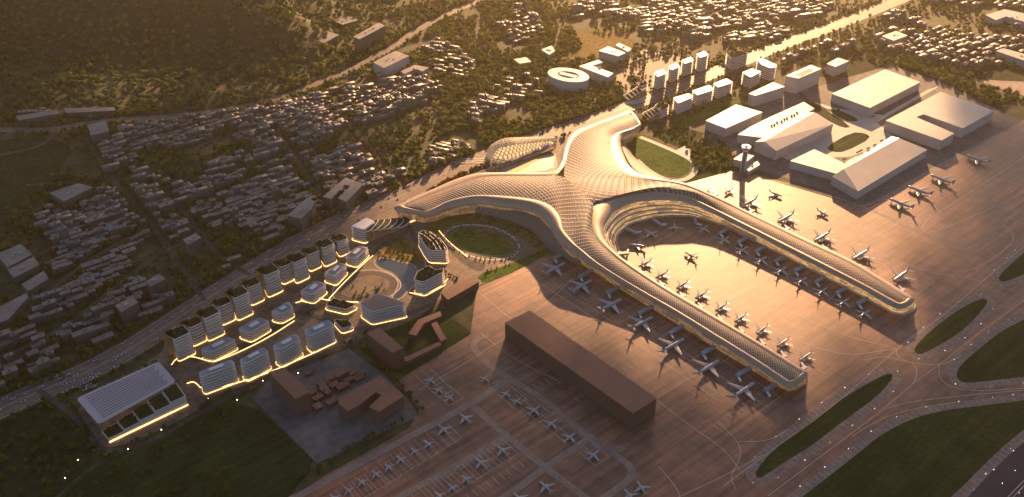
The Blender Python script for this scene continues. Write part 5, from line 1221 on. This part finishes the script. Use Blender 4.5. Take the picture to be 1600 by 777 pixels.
inview = [h for h in houses if vis(h[0], h[1])]; inview.sort(key=lambda h: h[0]**2+h[1]**2+H*H)
solo = inview[:300]; ids = set(id(h) for h in solo); rest = [h for h in houses if id(h) not in ids]
HL = {'dense': ('grey flat-roofed town house in the dense shaded town left of the highway', 'houses of the shaded town'), 'villa': ('small pale house among the trees behind the glass dome', 'houses among the trees'),
      'right': ('pale flat-roofed house in the open quarter above the cargo sheds', 'houses of the open quarter'), 'sunlit': ('sunlit flat-roofed house in the far golden quarter at the top', 'houses of the golden quarter')}
HMESH = []
for k, (mw, mr, w, d) in enumerate(VAR):
    a = bpy.data.meshes.new('wall'); a.from_pydata(mw.V, [], mw.F); a.materials.append(M['hw'])
    b = bpy.data.meshes.new('roof'); b.from_pydata(mr.V, [], mr.F); b.materials.append(M['hr3'] if k == 7 else M['hr2'] if k % 3 == 1 else M['hr']); HMESH.append((a, b))
for (x, y, a, k, sc, hs, kind) in solo:
    px, py = project((x, y, 0)); lab, grp = HL[kind]
    if kind == 'dense':
        z_ = 'at the lower left, beyond the garage' if px < 130 else 'above the highway opposite the garage' if px < 260 and py > 450 else 'in the blocks nearest the green-roofed towers' if px > 260 and py > 370 else 'in the blocks left of the lane to the hill' if px < 260 else 'in the blocks near the U-shaped block'
        w_ = ('long' if k % 6 == 4 else 'broad' if k % 6 == 2 else 'small') + (' tall' if hs > 1.35 else ' low' if hs < .75 else ''); lab = f'{w_} grey town house {z_}'; grp = 'town houses '+z_
    r = empty('town_house', (x, y, 0), lab, 'house', grp+(' '+lab.split(' town')[0] if kind == 'dense' else ''), a); r.scale = (sc, sc, hs)
    for nm, me in zip(('wall', 'roof'), HMESH[k]):
        o = bpy.data.objects.new(nm, me); C.objects.link(o); o.parent = r
def inst_verts(Vb, x, y, a, sx, sz, z=0):
    c, s = math.cos(a), math.sin(a); out = np.empty_like(Vb); out[:, 0] = x+sx*(Vb[:, 0]*c-Vb[:, 1]*s); out[:, 1] = y+sx*(Vb[:, 0]*s+Vb[:, 1]*c); out[:, 2] = z+Vb[:, 2]*sz; return out
def bulk(name, parts, mats, tint=None, smooth=False):
    "one mesh from many: parts = list of (verts array, loop counts, loop verts, material index)"
    nv = sum(len(p[0]) for p in parts); co = np.concatenate([p[0] for p in parts]).astype(np.float32)
    offs = np.cumsum([0]+[len(p[0]) for p in parts[:-1]]); lv = np.concatenate([p[2]+o for p, o in zip(parts, offs)]).astype(np.int32)
    cnt = np.concatenate([p[1] for p in parts]).astype(np.int32); st = np.concatenate([[0], np.cumsum(cnt)[:-1]]).astype(np.int32)
    me = bpy.data.meshes.new(name); me.vertices.add(nv); me.vertices.foreach_set('co', co.ravel()); me.loops.add(len(lv)); me.loops.foreach_set('vertex_index', lv)
    me.polygons.add(len(cnt)); me.polygons.foreach_set('loop_start', st); me.polygons.foreach_set('loop_total', cnt)
    for m in mats: me.materials.append(m)
    mi = np.concatenate([p[3] if isinstance(p[3], np.ndarray) else np.full(len(p[1]), p[3]) for p in parts]).astype(np.int32); me.polygons.foreach_set('material_index', mi)
    if tint is not None:
        at = me.attributes.new('tint', 'FLOAT', 'POINT'); at.data.foreach_set('value', np.concatenate([np.full(len(p[0]), t) for p, t in zip(parts, tint)]).astype(np.float32))
    me.update(calc_edges=True); me.validate()
    o = bpy.data.objects.new(name, me); C.objects.link(o); return o
VB = []
for k, (mw, mr, w, d) in enumerate(VAR):
    for mb_, mi_ in ((mw, 0), (mr, 3 if k == 7 else 2 if k % 3 == 1 else 1)):
        VB.append((np.array(mb_.V), np.array([len(f) for f in mb_.F]), np.array([i for f in mb_.F for i in f]), mi_))
parts = []
for (x, y, a, k, sc, hs, kind) in rest:
    for j in (2*k, 2*k+1): b = VB[j]; parts.append((inst_verts(b[0], x, y, a, sc, hs), b[1], b[2], b[3]))
o = bulk('far_town', parts, [M['hw'], M['hr'], M['hr2'], M['hr3']]); prop(o, 'mass of far flat-roofed town houses', 'houses', None, 'stuff')
print('HOUSES', len(houses), 'solo', len(solo))

# ------------------------------------------------------------------ trees
rt = random.Random(3); nr = np.random.default_rng(4)
def crown(nblob, seed, sub=1, spread=0.55):
    r = random.Random(seed); bm = bmesh.new()
    for b in range(nblob):
        a = r.uniform(0, 6.28); rr = r.uniform(0.0, spread) if b else 0; s = r.uniform(0.42, 0.62) if b else 0.72
        mtx = Matrix.Translation((rr*math.cos(a), rr*math.sin(a), r.uniform(0.75, 1.35) if b else 0.95))
        ret = bmesh.ops.create_icosphere(bm, subdivisions=sub, radius=s, matrix=mtx)
        c = mtx.translation
        for v in ret['verts']:
            k = r.uniform(0.62, 1.28); v.co = c+(v.co-c)*k; v.co.z = c.z+(v.co.z-c.z)*1.0
    me = bpy.data.meshes.new('crown'); bm.to_mesh(me); bm.free(); return me
def leafy(seed, n=230):
    "crown of many leaf clumps through its volume"
    r = random.Random(seed); V = []; Fc = []
    cs = [(r.uniform(-.5, .5), r.uniform(-.5, .5), r.uniform(.7, 1.5), r.uniform(.35, .6)) for _ in range(6)]+[(0, 0, 1.1, .75)]
    for _ in range(n):
        c = r.choice(cs); u = r.uniform(-1, 1); t = r.uniform(0, 6.28); q = c[3]*r.uniform(.65, 1.05); sx = math.sqrt(1-u*u)
        p = Vector((c[0]+q*sx*math.cos(t), c[1]+q*sx*math.sin(t), c[2]+q*u)); s = r.uniform(.09, .19)
        n1 = Vector((r.uniform(-1, 1), r.uniform(-1, 1), r.uniform(-.4, 1))).normalized(); e = n1.orthogonal().normalized(); f = n1.cross(e); k = len(V)
        for a in range(4): V.append(p+e*s*math.cos(a*1.57+.3)*r.uniform(.6, 1.3)+f*s*math.sin(a*1.57+.3)*r.uniform(.6, 1.3)+n1*s*r.uniform(-.3, .3))
        Fc += [(k, k+1, k+2), (k, k+2, k+3)]
    me = bpy.data.meshes.new('crown'); me.from_pydata([tuple(v) for v in V], [], Fc)
    at = me.attributes.new('tint', 'FLOAT', 'POINT'); at.data.foreach_set('value', [0.25*((i//4*7919) % 97)/97 for i in range(len(V))])
    return me
def arr(me): 
    co = np.empty(len(me.vertices)*3); me.vertices.foreach_get('co', co)
    return (co.reshape(-1, 3), np.array([p.loop_total for p in me.polygons]), np.array([i for p in me.polygons for i in p.vertices]), 0)
CR = [arr(crown(nb, 20+i, 1)) for i, nb in enumerate((2, 3, 3, 4, 2, 3))]
CRf = [arr(leafy(90+i, 46)) for i in range(4)]
CRmix = []
for i in range(6):
    a, b = CR[i], CRf[i % 4]; s = 1.12
    CRmix.append((np.concatenate([a[0], b[0]*np.array([s, s, s])]), np.concatenate([a[1], b[1]]), np.concatenate([a[2], b[2]+len(a[0])]), 0))
pts = []
def scatter(poly, n, smin, smax, kind='fol', clump=0.0, pix=True, ignore=False):
    wp = GP(poly) if pix else poly; m = raster(wp); jj, ii = np.nonzero(m if ignore else (m & ~OCC))
    if len(ii) == 0: return
    for k in nr.integers(0, len(ii), n):
        x = GX0+(ii[k]+rt.random())*GC; y = GY0+(jj[k]+rt.random())*GC
        if clump and (math.sin(x*.021+2*math.sin(y*.013))+math.sin(y*.027+1.7*math.sin(x*.011)))*.5 < clump*2-1: continue
        pts.append((x, y, rt.uniform(smin, smax), kind))
def avenue(pl, step, s0, s1, off=0, kind='fol', jit=1.5):
    p = curve(GP(pl), 2); 
    if off: p = para(p, off)
    for i in range(len(p)-1):
        d = (p[i+1]-p[i]).length
        for k in range(max(1, int(d/step))):
            q = p[i].lerp(p[i+1], rt.random()); pts.append((q.x+rt.gauss(0, jit), q.y+rt.gauss(0, jit), rt.uniform(s0, s1), kind))
# hill forest
hm = [G(-420, 176), G(-100, 176), G(180, 168), G(300, 172), G(420, 158), G(500, 120), G(560, 60), G(560, -60), G(500, -130), G(-500, -130)]
scatter(hm, 9000, 6.0, 10.5, 'hill', pix=False, ignore=True)
# town greenery, parks, fringes
scatter([(-150, 185), (420, 155), (560, 60), (560, -40), (900, -40), (900, 60), (985, 150), (870, 212), (760, 246), (640, 298), (500, 350), (300, 470), (60, 600), (-150, 690)], 7500, 3.6, 8.0, 'fol', 0.22)
scatter([(560, 60), (660, 30), (760, -20), (880, -20), (900, 60), (985, 150), (870, 205), (760, 240), (700, 262), (690, 150), (640, 110)], 2000, 4, 8.0, 'fol', 0.25)
scatter([(700, 270), (760, 215), (880, 175), (960, 165), (905, 195), (880, 215), (800, 225), (760, 262), (640, 305)], 260, 3.0, 5.5, 'fol', 0.3, ignore=False)
scatter([(620, 318), (700, 288), (730, 272), (700, 262), (640, 290)], 70, 3.0, 5.0, 'aut', ignore=False)
scatter([(880, -30), (1600, -40), (1800, 60), (1560, 172), (1385, 100), (1230, 120), (1100, 180), (1000, 200), (980, 120)], 3400, 3.4, 8.0, 'fol', 0.36)
scatter([(1360, 95), (1420, 90), (1560, 120), (1600, 160), (1550, 170), (1470, 130)], 260, 4, 8, 'fol', 0.2)
scatter([(1072, 226), (1120, 216), (1148, 240), (1146, 262), (1110, 268), (1085, 262)], 190, 3.0, 5.5, 'fol', ignore=True)
scatter([(1015, 205), (1070, 192), (1095, 215), (1060, 228)], 70, 2.5, 4.5, 'fol', ignore=True)
scatter([(988, 100), (1010, 95), (1000, 160), (960, 168)], 60, 2.5, 4.5, 'fol')
BL = []
n0 = len(pts)
scatter([(-60, 640), (60, 600), (110, 640), (140, 690), (120, 740), (60, 790), (-60, 800)], 150, 3.5, 6.0, 'fol')
scatter([(60, 790), (150, 742), (230, 700), (300, 660), (380, 625), (360, 660), (250, 720), (190, 790)], 50, 3, 5, 'fol', ignore=True)
scatter([(290, 740), (360, 735), (360, 790), (200, 800)], 26, 4, 7, 'fol', ignore=True)
avenue([(0, 615), (60, 600), (100, 588)], 8, 3.5, 5.5)
avenue([(512, 725), (548, 700)], 6, 3.2, 4.6); avenue([(552, 698), (585, 680)], 6, 3.2, 4.6); avenue([(592, 678), (632, 656)], 6, 3.2, 4.6); avenue([(470, 745), (505, 728)], 6, 3.0, 4.4)
avenue([(560, 535), (600, 575), (630, 605), (660, 642)], 7, 2.8, 4.4); avenue([(540, 540), (575, 520)], 7, 3, 4.4)
avenue([(152, 612), (200, 590), (245, 565)], 5, 2.8, 4.0, 0); avenue([(118, 640), (150, 700), (165, 716)], 7, 2.6, 4.0)
avenue([(170, 712), (230, 690), (320, 640)], 8, 2.6, 4.0); avenue([(760, 425), (800, 412), (850, 393)], 14, 2.0, 3.0)
avenue([(592, 402), (620, 405), (650, 410)], 7, 2.2, 3.6); avenue([(690, 420), (700, 430), (715, 436)], 10, 2.5, 3.6); avenue([(470, 495), (490, 484)], 6, 2.5, 3.5)
for i in range(0, len(OV)-1, 2): pts.append((OV[i].x+rt.gauss(0, 2), OV[i].y+rt.gauss(0, 2), rt.uniform(2.0, 3.0), 'fol'))
scatter([(672, 352), (700, 342), (760, 333), (820, 350), (850, 385), (820, 372), (770, 350), (700, 350)], 60, 1.6, 3.0, 'fol', ignore=True)
scatter([(582, 395), (596, 378), (625, 370), (650, 388), (658, 404), (610, 404)], 40, 2.0, 3.4, 'fol', ignore=True)
scatter([(535, 462), (560, 440), (600, 440), (606, 455), (570, 466)], 18, 1.8, 3.0, 'fol', ignore=True)
near_pts = pts[n0:]; far_pts = pts[:n0]
avn = len(pts)
for off in (-36, 36, 44): 
    p = para(hp, off)
    for i in range(len(p)-1):
        d = (p[i+1]-p[i]).length
        for k in range(int(d/9)):
            q = p[i].lerp(p[i+1], rt.random())
            if not occ(q.x, q.y): far_pts.append((q.x, q.y, rt.uniform(3, 5.5), 'fol'))
for (pl, w) in RO:
    p = curve(GP(pl), 2)
    for off in (-w/2-7, w/2+7):
        pp = para(p, off)
        for i in range(len(pp)-1):
            d = (pp[i+1]-pp[i]).length
            for k in range(int(d/11)):
                q = pp[i].lerp(pp[i+1], rt.random())
                if not occ(q.x, q.y): far_pts.append((q.x, q.y, rt.uniform(2.8, 5), 'fol'))
def tz(x, y): return hill_h(x, y)-.5
fv = [t for t in near_pts if vis(t[0], t[1], 4)]; nearest = sorted(fv, key=lambda t: t[0]**2+t[1]**2)[:300]
nid = set(id(t) for t in nearest); bulkp = [t for t in far_pts+near_pts if id(t) not in nid]
bulkp = [t for t in bulkp if -120 < project((t[0], t[1], 0))[0] < 1720 and -140 < project((t[0], t[1], 0))[1] < 840]
parts = []; tint = []
MI = {'fol': 0, 'hill': 1, 'aut': 2}
for (x, y, s, kd) in bulkp:
    b = CRmix[rt.randrange(6)]; V_ = inst_verts(b[0], x, y, rt.uniform(0, 6.28), s, s*rt.uniform(.8, 1.2), tz(x, y)); parts.append((V_, b[1], b[2], np.full(len(b[1]), MI[kd]))); tint.append(rt.random())
o = bulk('woodland', parts, [M['fol'], M['folh'], M['folo']], tint); prop(o, 'mass of trees on the hill, between the houses and along the roads', 'woodland', None, 'stuff')
TM = [leafy(300+i, 260) for i in range(5)]
for m_ in TM: m_.materials.append(M['fol'])
tb = MB(); k = 7
V = [(math.cos(i*2*math.pi/k)*.10, math.sin(i*2*math.pi/k)*.10, 0) for i in range(k)]+[(math.cos(i*2*math.pi/k)*.05, math.sin(i*2*math.pi/k)*.05, 1.1) for i in range(k)]
Fc = [(i, (i+1) % k, k+(i+1) % k, k+i) for i in range(k)]
for a in range(4):
    an = a*1.6; b0 = len(V); dx, dy = math.cos(an)*.55, math.sin(an)*.55
    V += [(-.03, 0, .5), (.03, 0, .5), (0, .03, .55), (dx, dy, 1.25)]; Fc += [(b0, b0+1, b0+3), (b0+1, b0+2, b0+3), (b0+2, b0, b0+3)]
tme = bpy.data.meshes.new('trunk'); tme.from_pydata(V, [], Fc); tme.materials.append(M['bark'])
def tree_label(x, y):
    px, py = project((x, y, 0))
    if px < 180 and py > 560: return 'bushy tree in the dark wood at the lower left', 'trees of the lower-left wood'
    if px < 290 and py < 640: return 'bushy tree in the row behind the pink-roofed garage', 'trees behind the garage'
    if px < 400 and py > 600: return 'bushy tree at the edge of the dark grass field', 'trees along the dark field'
    if py > 640: return 'clipped tree in the rows between the compound and the apron', 'trees beside the compound apron'
    if py > 500: return 'bushy tree between the compound and the brown slabs', 'trees around the compound'
    return 'small tree in the campus gardens near the pond', 'trees of the campus gardens'
for (x, y, s, kd) in nearest:
    lab, grp = tree_label(x, y); r = empty('tree', (x, y, 0), lab, 'tree', grp, rt.uniform(0, 6.28)); r.scale = (s, s, s*rt.uniform(.85, 1.2))
    for nm, me in (('trunk', tme), ('crown', rt.choice(TM))):
        o = bpy.data.objects.new(nm, me); C.objects.link(o); o.parent = r
print('TREES', len(bulkp), len(nearest))
# street lamps: a few lit lamps on the campus edge
sp = None
for q in [(370, 630), (200, 707), (465, 588), (465, 552), (325, 628), (410, 600), (252, 677), (122, 724), (102, 752)]:
    c = G(*q)
    if sp is None:
        sp = empty('street_lamp', c, 'small lit street lamp beside the dark field road', 'street lamp', 'street lamps by the dark field')
        mb = MB(); mb.box((0, 0, 0), (.3, .3, 8)); mb.box((.8, 0, 7.8), (2, .25, .25)); child('post', mb.V, mb.F, M['planegrey'], sp)
        V, Fc = lathe_x([(1.2, .25, 0), (1.5, .6, 0), (2.2, .6, 0), (2.5, .25, 0)], 8, 7.6); child('lamp_glass', V, Fc, M['lamp'], sp); r = sp
    else: r = copy_tree(sp)
    r.location = c
# ------------------------------------------------------------------ air
hz = mesh('haze', [(x, y, z) for z in (-3, 1150) for x, y in ((-7000, -600), (7000, -600), (7000, 9000), (-7000, 9000))], [(3, 2, 1, 0), (4, 5, 6, 7), (0, 1, 5, 4), (1, 2, 6, 5), (2, 3, 7, 6), (3, 0, 4, 7)], M['white'])
hm_ = bpy.data.materials.new('haze_air'); hm_.use_nodes = True; nt = hm_.node_tree; nt.nodes.remove(nt.nodes['Principled BSDF'])
pv = nt.nodes.new('ShaderNodeVolumePrincipled'); pv.inputs['Color'].default_value = (1.0, 0.86, 0.62, 1); pv.inputs['Density'].default_value = HAZE; pv.inputs['Anisotropy'].default_value = 0.8
nt.links.new(pv.outputs[0], nt.nodes['Material Output'].inputs['Volume']); hz.data.materials.clear(); hz.data.materials.append(hm_); prop(hz, 'thin golden evening haze over the whole site', 'haze', None, 'stuff')

# ------------------------------------------------------------------ puffs added out of view above the haze, placed to shade chosen ground
cm = bpy.data.materials.new('shade_cloud'); cm.use_nodes = True; nt = cm.node_tree; b = nt.nodes['Principled BSDF']; b.inputs['Base Color'].default_value = (0.85, 0.8, 0.75, 1); b.inputs['Roughness'].default_value = 1
tb_ = nt.nodes.new('ShaderNodeBsdfTransparent'); mx = nt.nodes.new('ShaderNodeMixShader'); nz = nt.nodes.new('ShaderNodeTexNoise'); nz.inputs['Scale'].default_value = 0.006; nz.inputs['Detail'].default_value = 4
gg = nt.nodes.new('ShaderNodeNewGeometry'); nt.links.new(gg.outputs['Position'], nz.inputs['Vector']); mr = nt.nodes.new('ShaderNodeMapRange'); mr.inputs[1].default_value = .3; mr.inputs[2].default_value = .7; mr.inputs[3].default_value = .2; mr.inputs[4].default_value = .6
nt.links.new(nz.outputs['Fac'], mr.inputs[0]); nt.links.new(mr.outputs[0], mx.inputs[0]); nt.links.new(tb_.outputs[0], mx.inputs[1]); nt.links.new(b.outputs[0], mx.inputs[2]); nt.links.new(mx.outputs[0], nt.nodes['Material Output'].inputs[0])
rcl = random.Random(8)
def add_shade_clouds(spots):
    bm = bmesh.new()
    for (px, py, r, nb) in spots:
        g = G(px, py)
        for k in range(nb):
            a = rcl.uniform(0, 6.28); rr = rcl.uniform(0, .75)*r if k else 0; rad = r*rcl.uniform(.35, .6) if k else r*.7; z = 1330+rcl.uniform(0, 90)
            c = Vector((g.x+rr*math.cos(a), g.y+rr*math.sin(a), 0))+SD*(z/SD.z)
            th = min(rad*.35, 110)
            ret = bmesh.ops.create_icosphere(bm, subdivisions=3, radius=1, matrix=Matrix.Translation(c)@Matrix.Diagonal((rad, rad, th, 1)))
            for v in ret['verts']:
                q = v.co-c; v.co = c+q*(1+.12*math.sin(q.x*.02+k)*math.sin(q.y*.023)); v.co.z = max(v.co.z, 1175)
    me = bpy.data.meshes.new('added_shade_clouds'); bm.to_mesh(me); bm.free(); me.materials.append(cm); me.polygons.foreach_set('use_smooth', [True]*len(me.polygons))
    o = bpy.data.objects.new('added_shade_clouds', me); C.objects.link(o); prop(o, kind='structure')
add_shade_clouds(SHADE_SPOTS)
